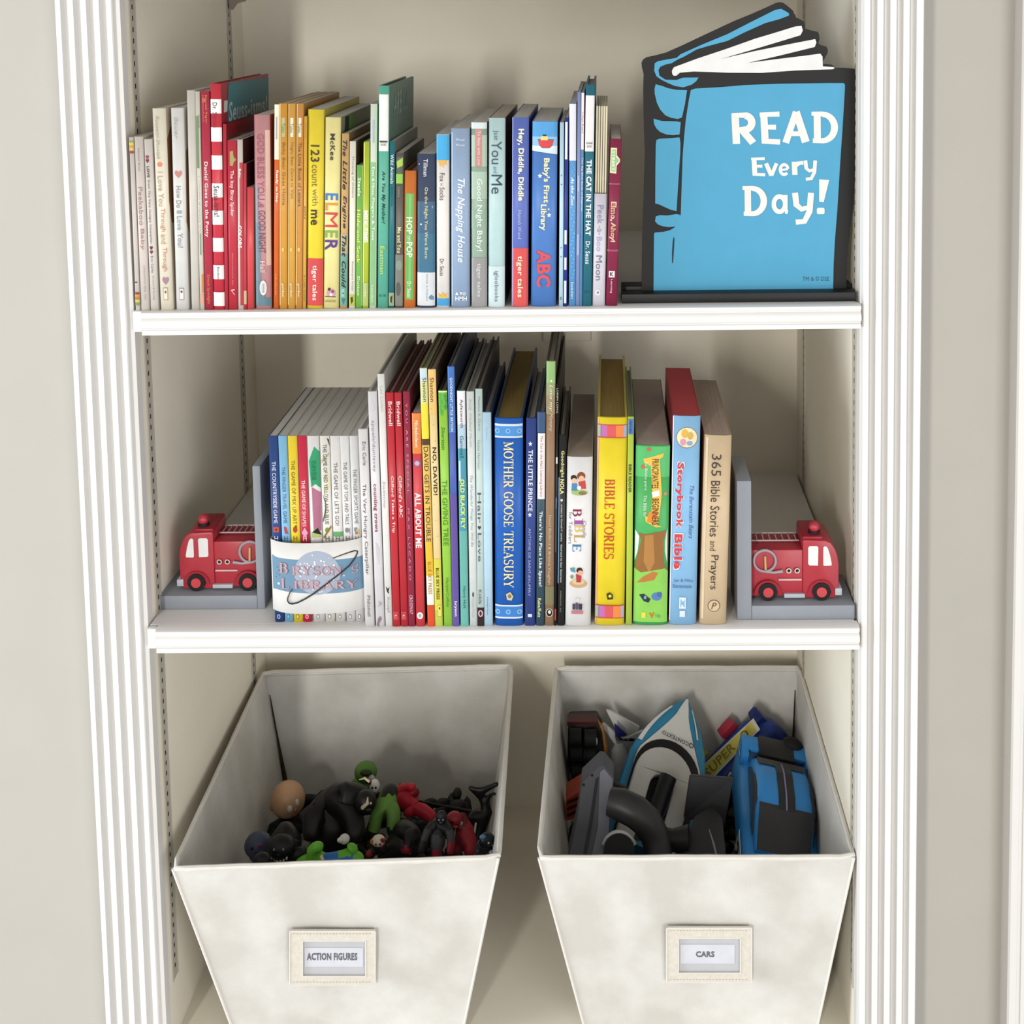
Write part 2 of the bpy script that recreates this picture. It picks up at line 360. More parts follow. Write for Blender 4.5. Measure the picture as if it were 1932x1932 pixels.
def clip(X, sgn, y, z, label):
    t = thing('shelf_clip', label, 'shelf clip', (X + sgn * .003, y, z), group='shelf clips at the top')
    bm = bmesh.new(); p = [(0, -.016), (.0035, -.0165), (.006, -.013), (.0095, -.008), (.016, -.006), (.022, -.005), (.0225, 0), (0, 0)]
    prism(bm, [(sgn * x, -.0045, zz) for x, zz in p], (0, .009, 0)); obj('hook', bm, CLIP, t)
    bm = bmesh.new(); box(bm, min(0, sgn * .022), max(0, sgn * .022), -.0065, .0065, 0.0002, .0014); obj('pad', bm, CLIP, t)
clip(0, 1, yA, 0.7275, 'metal shelf clip in the left front track at the top edge')
clip(0, 1, yB, 0.7145, 'metal shelf clip in the left rear track at the top edge')
clip(W, -1, yD, 0.7205, 'metal shelf clip in the right rear track at the top edge')

# blank cover plate on the back wall below the upper shelf
p0 = at(1025, 643, D); p1 = at(1115, 642, D)
t = thing('cover_plate', 'blank painted cover plate on the back wall just under the upper shelf', 'wall plate', ((p0.x + p1.x) / 2, D, p0.z))
hw = (p1.x - p0.x) / 2
bm = bmesh.new(); box(bm, -hw, hw, -.0055, -.0002, 0, .115, .002); obj('plate', bm, WALL, t, True)
bm = bmesh.new()
for z in (.0275, .0875): cyl(bm, (0, -.0062, z), (0, -.005, z), .003)
obj('screws', bm, WALL, t, True)
# ------------------------------------------------------------------ books
def book(label, bx, tx, yt, kind, sp, cv, prints=(), texts=(), side=(), Y=-0.008, dep=None, z=S1, pages=None, name='picture_book', gap=0.0):
    """bx, tx: measured left/right pixel of the spine foot and head; yt: pixel row of the head"""
    p = at((bx[0] + bx[1]) / 2, 1180 if z < .1 else 578, Y); yb = proj((p.x, Y, z))[1]
    BL, BR, TL, TR = at(bx[0], yb, Y), at(bx[1], yb, Y), at(tx[0], yt, Y), at(tx[1], yt, Y)
    wd = ((BR.x - BL.x) + (TR.x - TL.x)) / 2 * 0.975; h = TL.z * .5 + TR.z * .5 - z
    lean = math.atan2((TL.x + TR.x - BL.x - BR.x) / 2, h); d = dep or min(0.36, h * (0.86 if kind == 'b' else 0.78))
    root = thing(name, label, 'book', ((BL.x + BR.x) / 2, Y, z + wd / 2 * abs(math.sin(lean))), (0, lean, 0),
                 'books on the upper shelf' if z > .1 else 'books on the middle shelf')
    hw = wd / 2; bul = min(.0026, wd * .12); t = min(.0026, wd * .22) if kind == 'h' else min(.0009, wd * .15)
    yp = lambda x: bul * min(1, abs(x) / hw) ** 4
    N = 10; xs = [-hw + wd * i / N for i in range(N + 1)]
    out = [(-hw, d)] + [(x, yp(x)) for x in xs] + [(hw, d)]
    hi = hw - t; inn = [(hi, d)] + [(x, yp(x) + t + .0004) for x in [hi - 2 * hi * i / N for i in range(N + 1)]] + [(-hi, d)]
    ring = out + inn; bm = bmesh.new()
    a = [bm.verts.new((x, y, 0)) for x, y in ring]; c = [bm.verts.new((x, y, h)) for x, y in ring]; n = len(ring)
    for i in range(n):
        f = bm.faces.new((a[i], a[(i + 1) % n], c[(i + 1) % n], c[i])); f.material_index = 0 if 1 <= i <= N else 1; f.smooth = 1 <= i <= N
    m = len(out)
    for i in range(m - 1):
        for q, s in ((a, -1), (c, 1)):
            vs = (q[i], q[i + 1], q[n - 2 - i], q[n - 1 - i]); f = bm.faces.new(vs if s < 0 else vs[::-1]); f.material_index = 1 if i in (0, m - 2) else 0
    bmesh.ops.recalc_face_normals(bm, faces=bm.faces)
    ms = mat(sp, 0.38); mc = mat(cv, 0.4)
    obj('cover', bm, [ms, mc], root)
    g = .004 if kind == 'h' else .0003
    bm = bmesh.new(); box(bm, -hi + .0001, hi - .0001, bul + t + .0006, d - g, g if kind == 'h' else .0003, h - g - gap)
    obj('pages', bm, pages or (PAGES if kind != 'b' else WPAGES), root)
    zl = lambda v: h * (yb - v) / (yb - yt)
    xl = lambda u: -hw + wd * u
    eps = .00025
    def vr(pr):
        if pr[0] == 'r': return pr[3], pr[4]
        if pr[0] == 'e': return pr[2] - pr[4], pr[2] + pr[4]
        vs = [v for _, v in pr[1]]; return min(vs), max(vs)
    order = sorted(range(len(prints)), key=lambda k: vr(prints[k])[0]); clusters = []; end = -1e9
    for k in order:
        v0, v1 = vr(prints[k])
        if v0 > end + 3: clusters.append([])
        clusters[-1].append(k); end = max(end, v1)
    for cl in clusters:
        bm = bmesh.new(); MM = Mats(rough=.42)
        for k in sorted(cl):
            pr = prints[k]; e = eps + k * .00004
            if pr[0] == 'r':
                _, u0, u1, v0, v1, hx = pr; mi = MM(hx); q = 8
                ux = [max(.004, u0) + (min(.996, u1) - max(.004, u0)) * i / q for i in range(q + 1)]; v1 = yb - .15 if v1 > yb - 3 else v1; v0 = max(v0, yt + .2)
                A = [bm.verts.new((xl(u), yp(xl(u)) - e, zl(v0))) for u in ux]; B2 = [bm.verts.new((xl(u), yp(xl(u)) - e, zl(v1))) for u in ux]
                for i in range(q): f = bm.faces.new((B2[i], B2[i + 1], A[i + 1], A[i])); f.material_index = mi
            elif pr[0] == 'e':
                _, u, v, ru, rv, hx = pr; mi = MM(hx); pw = wd / abs(bx[1] - bx[0])
                q = [(max(-hw * .995, min(hw * .995, xl(u) + ru * pw * math.cos(s))), zl(v) + rv * pw * math.sin(s)) for s in [i * math.pi / 8 for i in range(16)]]
                cpoly(bm, q, yp, e, mi, hw)
            else:
                _, pts, hx = pr; cpoly(bm, [(max(-hw * .995, min(hw * .995, xl(u))), zl(v)) for u, v in pts], yp, e, MM(hx), hw)
        obj('spine_print', bm, MM.l, root)
    for k, (s, u, hf, v0, v1, hx, fl) in enumerate(texts):
        bm = bmesh.new(); e = eps + .0004 + k * .00002
        if 'h' in fl: fn = lambda a_, b_: Vector((xl(u - hf / 2 + a_ * hf), -e, zl(v1 + (v0 - v1) * b_)))
        else: fn = lambda a_, b_: Vector((xl(u - hf / 2 + b_ * hf), min(.0003, yp(xl(u - hf / 2 + b_ * hf))) - e, zl(v0 + (v1 - v0) * a_)))
        add_text(bm, s, fl, fn); obj('lettering', bm, mat(hx, .45), root)
    if side:
        bm = bmesh.new(); MM = Mats(rough=.45); Mi = (Matrix.Translation(root.location) @ Matrix.Rotation(lean, 4, 'Y')).inverted()
        X = root.location.x + hw
        def sl(px, py, k):
            q = atx(px, py, X + .5 * h * math.sin(lean)); q = Mi @ q; q.x = hw + .0003 + k * .00005; q.y = max(.0005, min(q.y, d - .0005)); q.z = max(.001, min(q.z, h - .0005)); return q
        for k, s in enumerate(side):
            if s[0] == 'q': poly(bm, [sl(x, y, k) for x, y in s[1]], MM(s[2]))
            else:
                _, st, (c0, c1, c2, c3), hx, fl = s; mi = MM(hx)   # corners: lower-left, lower-right, upper-right, upper-left
                def fn(a_, b_):
                    x = (c0[0] * (1 - a_) + c1[0] * a_) * (1 - b_) + (c3[0] * (1 - a_) + c2[0] * a_) * b_
                    y = (c0[1] * (1 - a_) + c1[1] * a_) * (1 - b_) + (c3[1] * (1 - a_) + c2[1] * a_) * b_
                    return sl(x, y, k)
                add_text(bm, st, fl, fn, mi)
        obj('cover_print', bm, MM.l, root)
    return root

def heart(u, v, su, sv): return [(u + su * x, v + sv * y) for x, y in ((0, 1), (-.8, .2), (-1, -.3), (-.8, -.8), (-.35, -.9), (0, -.5), (.35, -.9), (.8, -.8), (1, -.3), (.8, .2))]
def star(u, v, su, sv): return [(u + su * (1 if i % 2 == 0 else .45) * math.sin(i * math.pi / 5), v - sv * (1 if i % 2 == 0 else .45) * math.cos(i * math.pi / 5)) for i in range(10)]

# ---- upper shelf, left to right
book('thin white striped-end book at the far left end of the upper row', (256, 264.5), (243, 251.5), 259, 'b', 'D5CBC3', 'D9D2C8',
     [('r', 0, 1, 265, 269, '8C9A4A'), ('r', 0, 1, 269, 274, 'D9C256'), ('r', 0, 1, 274, 279, 'C99A35'), ('r', 0, 1, 279, 284, 'D8B870'), ('r', 0, 1, 284, 289, '9A3B2C'), ('r', .0, .6, 531, 533, '4A2626'),
      ('r', 0, 1, 551, 555, '9A3B2C'), ('r', 0, 1, 555, 560, 'CF9A5A'), ('r', 0, 1, 560, 565, 'C07B2A'), ('r', 0, 1, 565, 570, 'D8C36A'), ('r', 0, 1, 570, 576, '7D9A4A')])
book('pale pink-white board book with thin brown title, second from the left end of its shelf', (265.4, 282.6), (252.5, 269.1), 258, 'b', 'DBD0C8', 'DDD5CC', [],
     [('Sebastien Braun', .5, .2, 279, 322, '8A8480', ''), ('Peekaboo ', .5, .5, 352, 424, 'A08078', ''), ('Baby', .5, .5, 431, 471, 'B08078', ''), ('CANDLEWICK PRESS  MINI', .6, .16, 500, 565, '9A948E', '')])
book('white board book with small dark hearts on the spine, third from the left end', (283.8, 299.6), (271, 286.7), 262.8, 'b', 'DCD5CC', 'DDD5CC',
     [('p', heart(.35, 296, .22, 4), '9A3B4B'), ('p', heart(.35, 303, .22, 4), '7A2E3E'), ('p', heart(.4, 467, .2, 4), '6A3545'), ('p', heart(.4, 475, .2, 4), '8A3545')],
     [('LOVE', .4, .32, 313, 334, '5A4448', 'x'), ('from The Very Hungry Caterpillar', .4, .3, 339, 460, '8A6A6C', 'b'), ('Eric Carle', .45, .28, 482, 514, '6A6462', ''), ('Grosset & Dunlap', .5, .24, 519, 566, '8A8480', '')])
book('cream board book with a mauve heart low on the spine', (302, 328), (286.7, 311.5), 204.5, 'b', 'EBE3CF', 'D9C9B0',
     [('e', .42, 309, 5, 5, 'D98A60'), ('p', heart(.5, 529, .26, 8), 'A98494'), ('r', .3, .62, 542, 566, 'B5924F'), ('r', .33, .59, 543.5, 564.5, 'EBE3CF'), ('r', .4, .52, 548, 553, '7A5A3A')],
     [('Rossetti-Shustak', .35, .26, 218, 300, 'A9A288', 'i'), ('I Love You', .42, .42, 323, 388, 'B4A394', ''), ('Through', .47, .42, 392, 436, 'CB8F6E', ''), ('and', .48, .4, 441, 459, 'C69A60', ''), ('Through', .5, .42, 466, 511, 'CB7F66', '')],
     [('q', [(315, 262), (321, 240), (331, 236), (331, 420), (324, 420), (318, 380)], '8A5A35')])
book('white board book with one red heart high on the spine', (332.5, 355.8), (321, 346.5), 203.8, 'b', 'E2E1DD', 'D5CCBE',
     [('p', heart(.48, 327.5, .3, 7.5), 'C9847A'), ('r', .3, .66, 543, 566, 'B07A80'), ('r', .33, .63, 544.5, 564.5, 'E6E4E0'), ('r', .4, .56, 548, 552, '6A3545')],
     [('Bauer', .4, .3, 220, 262, 'B0AEA8', 'i'), ('How Do', .45, .4, 350, 391, '8A8C8E', ''), ('I', .46, .36, 396, 402, '9AAAB0', ''), ('Love', .47, .4, 407, 433, '8E9AA8', ''), ('You?', .5, .42, 439, 467, '8C9098', '')],
     [('q', [(349, 285), (352, 278), (356, 282), (358, 440), (351, 420)], '9A6A3A')])
book('tall plain grey-white book with a blank spine', (361, 376.7), (352, 367.4), 170.7, 'b', 'D6D0C6', 'D9D4CC')
book('thin pale book with a dark green strip along the upper spine', (377.5, 385.6), (368, 376.2), 172.7, 'b', 'D9D3C4', 'D9D0C0',
     [('r', 0, .62, 218, 316, '6E8A5E'), ('r', .3, .6, 440, 480, '8A9A7E'), ('r', .55, 1, 517, 552, 'D88A4A'), ('r', .1, 1, 555, 574, 'E2A58A')], [('STORIES', .75, .3, 216, 240, '6A7A5A', ''), ('a collection of nursery tales', .45, .36, 330, 440, '9AA088', '')])
book('deep pink-red book with orange lettering at head and foot', (386.8, 402), (376.7, 395.6), 172, 'p', 'B8374B', 'A93042',
     [('e', .38, 189, 3, 4, 'C85A4A')], [('Daniel Tiger', .62, .24, 180, 232, 'E89A68', ''), ('Neighborhood', .3, .22, 180, 228, 'DD7F58', ''), ('Daniel Goes to the Potty', .45, .5, 304, 446, 'F3E6E2', 'b'), ('Simon Spotlight', .5, .4, 517, 573, 'E28A5A', '')])
book('red and white striped hardcover with a teal front cover panel', (402.9, 424), (396, 416.5), 158, 'h', 'CF3A48', 'A8303E',
     [('r', 0, 1, v, v + 26.5, 'F1EFEC') for v in (187, 239.5, 292, 344.5, 396, 447.5, 499.5, 551)],
     [('Dr.', .42, .42, 193, 207, '3A3030', ''), ('Seuss', .42, .42, 211, 240, '8A2A34', ''), ('Seuss-isms!', .44, .5, 349, 407, '2A2626', ''), ('Random', .5, .22, 503, 527, '3A3636', '')],
     [('q', [(418, 190), (425, 189), (425, 210), (418, 213)], 'D9D2C8'), ('q', [(425.5, 155), (504, 145), (504, 222), (425.5, 232)], '3F8088'), ('t', 'Seuss-isms!', ((428, 231), (501, 214), (500, 178), (428, 192)), 'B9C4BE', 'b')], dep=.187)
book('narrow plain red hardcover next to the red and white striped one', (424.4, 430.4), (420, 427), 234, 'h', 'C23646', '8A1E28', side=[('q', [(450, 252), (497, 243), (497, 262), (450, 262)], 'A59A88')])
book('red picture book with a small olive badge high on the spine', (430.8, 449), (427.3, 446.6), 265, 'b', 'C63848', 'B9B2A5',
     [('p', [(.3, 286), (.62, 284), (.7, 296), (.95, 301), (.7, 306), (.6, 313), (.3, 312)], 'A89A5A')], [('The Itsy Bitsy Spider', .48, .45, 321, 407, 'EFD9D6', 'b'), ('Illustrations by', .5, .14, 477, 538, 'E0A0A0', ''), ('V', .5, .4, 545, 557, 'EFC9C6', 'i')])
book('red and white striped-spine book lettered COLORS', (449.6, 459.6), (447, 458), 263.5, 'b', 'D8CFC4', '4A2024',
     [('r', .42, 1, 306, 576, 'BE3442')], [('Baby', .45, .5, 318, 335, 'EFE6E0', 'x'), ('MY FIRST', .3, .3, 395, 420, 'EFE6E0', ''), ('COLORS', .4, .72, 424, 467, 'FBF6F2', 'x')])
book('very thin red book between the COLORS spine and a short red one', (459.8, 465.4), (459, 465), 308.6, 'p', 'C94450', '3A1A1E', [('r', .1, 1, 548, 574, 'CDB58A')])
book('short plain red book standing in front of dark covers', (466, 478.8), (465.4, 478.4), 353.6, 'b', 'DC4F55', 'C98A6A')
book('pink and slate watercolour spine with a white oval near the foot', (481.6, 512.7), (478.5, 508.5), 217, 'b', 'C98F92', 'A84A40',
     [('r', 0, .24, 350, 577, '8E93A2'), ('r', 0, .36, 420, 577, '748A98'), ('r', .72, 1, 245, 500, 'DDB7A2'), ('r', 0, 1, 562, 577, '5B7C8A'), ('r', 0, .6, 530, 577, '64828F'), ('e', .5, 543, 7, 15, 'EDEBE6'), ('e', .5, 543, 5.4, 12, 'DAD8D4')],
     [('GOD BLESS YOU', .42, .44, 252, 376, '9A5560', ''), ('&', .4, .36, 380, 392, '9A5560', 'i'), ('GOOD NIGHT', .46, .44, 396, 477, '6A4A5A', ''), ('Hall', .48, .32, 492, 513, 'E6C9C4', 'b'), ('tommy', .5, .16, 535, 552, '8A8C90', '')])
book('slim orange spine with a white head, left of the golden books', (515.5, 526), (518.4, 526.6), 196.8, 'p', 'DF6A2E', 'D9A25A',
     [('r', 0, 1, 197, 300, 'F0E6CC'), ('r', .3, .62, 220, 262, 'A5A59C')], [('Ready', .6, .62, 320, 346, 'F6E9DC', 'x'), ('to Hop', .58, .6, 351, 380, 'F6E9DC', 'x'), ('scholastic', .5, .3, 515, 556, 'F0B890', '')])
for k, (bx, tx, ttl, lb) in enumerate((((526.9, 542.2), (526.9, 542.2), 'Baby Bear Goes Home', 'orange-gold book with a green panel at the head, first of three golden spines'), ((543, 556.8), (543.6, 557.8), 'Night Bear Came to Visit', 'orange-gold book with a white oval panel, middle of three golden spines'), ((557.6, 570.2), (559, 573.2), 'The Little Book of Letters', 'orange-gold book with brown title, last of three golden spines'))):
    book(lb, bx, tx, 195.5, 'p', ('DE9F42', 'E0A84C', 'D8964A')[k], ('C98A3A', 'CC933F', 'B98848')[k],
         [('r', .3, .72, 222, 258, ('B5B273', 'E8DEC0', 'E2DAC2')[k]), ('e', .45, 470, 2.5, 4, 'EAC46A'), ('r', 0, .16, 196, 576, 'EBBE72')],
         [(ttl, .52, .46, 268, (386, 374, 388)[k], ('7A5A2A', '8A6430', '5E4026')[k], ''), ('Tales', .5, .4, 232, 250, '6A8A5A', ''), ('golden', .45, .4, 534, 560, 'F2E2B8', 'b')])
book('thin golden book just left of the bright yellow one', (570.8, 577.6), (574, 579.4), 219.3, 'p', 'E3AE4A', '8A7A3A', [], [('Good Morning', .5, .4, 232, 260, 'A87A2A', ''), ('BARTLE', .5, .5, 388, 412, '6A5020', ''), ('A Little Golden', .5, .5, 518, 570, '8A6A20', '')])
book('bright yellow spine lettered 123 count with me above a red foot', (578.6, 608.4), (580, 612), 207, 'b', 'F0D83C', 'C9B64A', [('r', 0, 1, 487, 577, 'D84A48')],
     [('123', .47, .56, 273, 305, '3A2F20', 'b'), ('count', .45, .36, 310, 351, '7A6A26', ''), ('with', .5, .36, 356, 387, '8A7A2A', ''), ('me', .42, .4, 395, 424, '2A2420', 'b'), ('tiger tales', .48, .4, 500, 567, 'F6EDE6', 'b')])
book('pale yellow book with multicoloured capitals down the spine', (609.8, 639), (612.8, 643.4), 221.6, 'b', 'F3E79E', '8A8A74',
     [('e', .5, 553, 9, 8, 'C9A0A8'), ('e', .38, 546, 3, 3, '5A2030'), ('e', .6, 550, 3, 3, '9A4A60'), ('e', .5, 556, 3, 3, 'F0E0E4'), ('r', .1, .8, 559, 561, '5A4A4A')],
     [('McKee', .5, .32, 252, 302, '2A241C', 'b')] + [(c, .48, .82, v, v + hh, hx, '' if c == 'M' else 'b') for c, v, hh, hx in (('E', 364, 13, '3F7CC4'), ('L', 382, 15, 'E09A3A'), ('M', 400, 28, 'D8434A'), ('E', 434, 14, '86AE52'), ('R', 452, 20, '5A358F'))] + [('HARPER', .46, .78, 566, 571, '9A8A3A', 'h')],
     [('q', [(644, 220), (651, 218), (651, 250), (644, 250)], '1E1E18'), ('q', [(651.5, 218), (663, 213), (663, 246), (651.5, 248)], '6C9A48')])
book('tan to teal spine with a long black slanted title', (640.5, 655.4), (645.2, 658.2), 252, 'b', 'D5AC72', '8A6A48',
     [('r', 0, 1, 440, 480, 'B5B08A'), ('r', 0, 1, 478, 577, '6FA592'), ('r', .2, .6, 545, 560, '9AC4B4'), ('e', .45, 553, 1.6, 1.6, '2A3A5A'), ('p', [(.2, 563), (.8, 563), (.5, 575)], '3A7A72')],
     [('The', .45, .62, 264, 294, '20201C', 'bi'), ('Little', .5, .62, 302, 357, '20201C', 'bi'), ('Engine', .5, .62, 368, 430, '20201C', 'bi'), ('That', .5, .62, 443, 484, '20201C', 'bi'), ('Could', .5, .62, 492, 543, '14201C', 'bi')])
book('narrow white book with a tiny grey title and a yellow-green foot', (658.4, 669.5), (659, 672), 266.6, 'p', 'EFEADA', '5A4A3A', [('r', 0, 1, 556, 577, 'B9C04A'), ('p', [(.25, 562), (.6, 559), (.7, 568), (.4, 574)], '3A3A1A')], [('Thinking of Others', .55, .36, 294, 372, '8A857A', ''), ('Flowerpot Press', .55, .26, 493, 548, '5A5248', '')])
book('short leaf-green book with yellow title, lowest of the green spines', (670.8, 682.4), (672.8, 685.4), 311.7, 'b', '7DBE58', '6AA048', [('r', .88, 1, 312, 577, 'A9D86A')], [('Steele', .45, .52, 335, 370, 'EFF4DC', 'b'), ('Hide and Seek', .4, .58, 395, 496, 'E8E668', 'b'), ('Dutton', .48, .42, 521, 557, 'DDEBC8', 'b')])
book('lime-green book with a white printed panel on the spine', (683.6, 694.8), (686, 697.4), 267.4, 'b', 'B7CC3E', '8A9A4A', [('r', 0, .22, 270, 577, 'E3E06A'), ('r', .05, .9, 395, 457, 'D8E08A'), ('r', 0, 1, 533, 577, 'B4C46A')], [('MILK TIME', .5, .7, 397, 455, 'F6F8EA', 'x'), ('benden', .5, .36, 535, 560, 'F0F4DC', '')])
book('mint spine with a pale head, left of the tall turquoise hardcover', (696.8, 709), (698.6, 712.4), 196, 'b', 'E2EADB', 'A8B89A', [('r', 0, 1, 305, 577, '8DC087'), ('r', .35, .6, 225, 268, '9FB6D0'), ('r', .86, 1, 200, 577, 'B9DCAE')], [('Eyes & Nose,', .45, .5, 314, 368, 'F2F6EC', 'b'), ('Fingers & Toes', .48, .5, 372, 452, 'F0F6EA', 'b'), ('benden', .5, .45, 537, 570, 'DDEED4', '')])
book('tall turquoise hardcover with a white panel near the head of the spine', (711.7, 732.2), (714, 734.5), 161.8, 'h', '62B79E', '5E7A6C', [('r', .06, .94, 178, 284, 'EFEBE6'), ('r', .1, .9, 265, 267, '4A4644')],
     [('BEGINNER', .5, .62, 264, 269, '3A3634', 'h'), ('BOOKS', .5, .5, 270, 274, '3A3634', 'h'), ('Are You My Mother?', .5, .42, 321, 421, '1C2A28', 'bi'), ('Eastman', .45, .4, 463, 516, 'B9D878', 'b'), ('B-18', .5, .6, 555, 560, '1E4A44', 'h')],
     [('t', 'ARE', ((737, 218), (752, 212), (752, 168), (737, 178)), '8AA096', 'b'), ('t', 'YOU', ((753, 212), (763, 208), (763, 164), (753, 168)), '8AA096', 'b')], dep=.168)
book('slim dark teal book just right of the tall turquoise hardcover', (733.2, 743.4), (735.2, 745.2), 266.6, 'b', '2A7580', '7A7A70', [('r', 0, 1, 552, 577, '9AA87A'), ('p', [(.3, 560), (.7, 557), (.6, 572), (.3, 570)], '2A2A1E')], [('Wild Animals', .5, .6, 291, 346, 'E6DCDC', 'b'), ('Smart Kids', .5, .32, 352, 388, '1E5560', '')])
book('grey-brown book with lime leaves at the head and a yellow title', (745, 760.2), (746.8, 761.6), 288.4, 'b', '66605A', '5A5A4E', [('r', .1, .86, 296, 330, '55604A'), ('p', [(.1, 305), (.9, 297), (.9, 312), (.2, 317)], 'A9C84E'), ('r', .05, .9, 328, 346, '8FC64A'), ('r', 0, 1, 480, 577, '7D7F76'), ('e', .5, 500, 6, 10, '8A9A8A'), ('e', .4, 545, 5, 14, '5A5A58')], [('Genna', .45, .3, 352, 371, 'A9A090', ''), ('Me and You', .5, .5, 428, 476, 'E8E49A', 'b')])
book('short orange-edged green book, lowest in the upper row', (761.2, 783.6), (762.6, 785.6), 322.5, 'h', 'D87A38', 'A85A30', [('r', .16, .84, 365, 565, '6CB25C'), ('r', .4, .62, 366, 564, '80C46C')], [('HOP', .46, .52, 409, 441, 'F6F0E0', 'x'), ('on', .42, .26, 444, 453, 'E6DCC0', 'b'), ('POP', .48, .52, 456, 485, 'F6F0E0', 'x'), ('Dr. Seuss', .48, .36, 531, 561, 'F0ECD8', 'b')])
book('dusty navy book with gold title over a white foot', (786.4, 820.8), (786.2, 821.4), 290.7, 'b', '45506A', '4A5060',
     [('r', 0, 1, 380, 514, '3F6684'), ('r', 0, 1, 440, 514, '3F7390'), ('r', 0, 1, 514, 577, 'DDE0E4'), ('e', .22, 423, 1.8, 1.8, 'C9E6F0'), ('e', .12, 310, 1.2, 1.6, 'A9B4C0'), ('e', .86, 390, 1.4, 3, '8AA0B4'), ('p', [(.66, 560), (.8, 556), (.95, 560), (.95, 566), (.7, 565)], '5A92B4')],
     [('Tillman', .48, .24, 300, 333, 'D9D6DC', 'b'), ('On the Night You Were Born', .5, .24, 353, 487, 'D6CFA0', 'b'), ('FEIWEL & FRIENDS', .56, .08, 517, 568, '9AA0A8', '')])
book('white spine with bright blue ends and orange flames', (824, 847.2), (822.6, 847.6), 254, 'b', 'EFE9E4', 'DCE6EC', [('r', 0, 1, 255, 302, '3FA9DE'), ('p', [(.1, 302), (.85, 302), (.82, 312), (.66, 306), (.56, 316), (.4, 308), (.3, 314), (.2, 308)], 'E8B24A'), ('r', 0, 1, 563, 577, '3FA0D8'), ('p', [(.12, 552), (.2, 563), (.8, 563), (.86, 552), (.7, 558), (.5, 551), (.3, 558)], 'E8B84A')],
     [('Fox', .45, .4, 326, 342, '3A3232', ''), ('in', .42, .22, 345, 350, '8A8482', ''), ('Socks', .45, .4, 353, 377, '5A4A48', ''), ('Dr. Seuss', .42, .32, 488, 520, '3A3232', '')])
book('wide powder-blue book with white slanted title', (850.8, 886), (849.6, 886.6), 242.6, 'b', '9DB4D2', 'A9B9CC', [('r', .03, .1, 250, 577, 'B7CAE0'), ('e', .72, 554, 3.4, 3.4, 'E6EEF6'), ('e', .72, 554, 2.4, 2.4, '9DB4D2'), ('p', [(.22, 557), (.32, 550), (.42, 557)], 'E6EEF6'), ('p', [(.46, 551), (.62, 551), (.54, 557)], 'DDE8F2')],
     [('Wood', .5, .46, 261, 266, 'E6EEF6', 'h'), ('Wood', .5, .46, 271, 276, 'E6EEF6', 'h'), ('The Napping House', .5, .5, 336, 494, 'F4F7FA', 'bi'), ('HMH', .55, .62, 559, 567, 'F0F4FA', 'hx')])
book('sage green spine with a coral label and a grey foot', (889.5, 918.6), (888.2, 919.2), 231, 'b', '9DB5A2', 'C9C4B8', [('r', 0, 1, 231, 243, 'D6E2E2'), ('r', 0, 1, 255, 314, 'B0C4B2'), ('r', .25, .7, 244, 314, 'C98A82'), ('r', 0, 1, 323, 375, 'AEC4B0'), ('r', 0, 1, 395, 430, '94B09A'), ('r', 0, 1, 486, 577, '9B9A9A')],
     [('To Baby with Love', .48, .24, 247, 311, 'EAD2CC', 'b'), ('Good Night Baby!', .5, .46, 336, 473, 'E2EBE2', 'b'), ('tiger tales', .48, .34, 496, 560, 'D2D2D2', 'b')])
book('pale aqua spine lettered Just You and Me', (920.6, 952.4), (921.8, 953.6), 223, 'b', 'BFDCDC', '5A2A30', [('r', 0, 1, 502, 577, 'CFE2E6')], [('Just', .42, .36, 246, 264, '4A6470', ''), ('You', .48, .62, 266, 309, '3A5060', ''), ('and', .42, .26, 314, 326, '6A8A94', ''), ('Me', .5, .66, 329, 365, '33485A', ''), ('igloobooks', .48, .32, 511, 569, '5A6A74', '')], pages=PAGES)
book('periwinkle spine with pale yellow title above a red foot', (965, 996.3), (965.8, 998.4), 221.6, 'b', '6476C4', '3F4A86', [('r', 0, 1, 467.5, 577, 'DE5350'), ('r', 0, .06, 222, 577, '9AA8E0')], [('Hey, Diddle, Diddle', .5, .44, 243, 378, 'F2EFC8', 'x'), ('Hannah Wood', .48, .24, 396, 450, 'B8C2EA', ''), ('tiger tales', .48, .42, 482, 561, 'F6EAD0', 'b')])
book('thick blue book lettered ABC in red with a red boat at the head', (1000.8, 1049.3), (1004, 1052.4), 229.4, 'b', '5585CC', '4A6AA8',
     [('r', 0, 1, 230, 258, '4FA0DC'), ('r', 0, 1, 258, 275, '8FC2EA'), ('p', [(0, 275), (1, 275), (1, 291), (0, 284.5)], 'DCEAF6'), ('p', [(.22, 263), (.86, 263), (.8, 275), (.68, 279.5), (.4, 279.5), (.28, 274)], '20262C'), ('p', [(.235, 264), (.845, 264), (.79, 274.5), (.67, 278.7), (.41, 278.7), (.29, 273.5)], 'D8434A'), ('r', .34, .62, 257, 264.5, 'F0DC7A'), ('r', .42, .56, 254, 257, '20262C'), ('p', star(.32, 331.5, .1, 5), 'EAF2FA'), ('p', star(.7, 405, .1, 5), 'EAF2FA'), ('p', star(.68, 394, .05, 3), 'EAF2FA')],
     [("Baby's First", .56, .3, 298, 382, 'F4EDB8', 'x'), ('Library', .45, .3, 385, 434, 'F4EDB8', 'x'), ('A', .5, .58, 473, 496, '9A2A3A', 'x'), ('ABC', .5, .56, 471, 541, 'E0525A', 'x')])
book('slim ice-blue spine with four small dots', (1054.8, 1062), (1056, 1064.6), 231, 'p', 'C3E2F0', '6A7AA0', [('e', .45, v, 1.1, 1.4, '6A8290') for v in (330, 347, 466.5, 483.5)] + [('e', .45, 563, 1.5, 3, '4A8A94')])
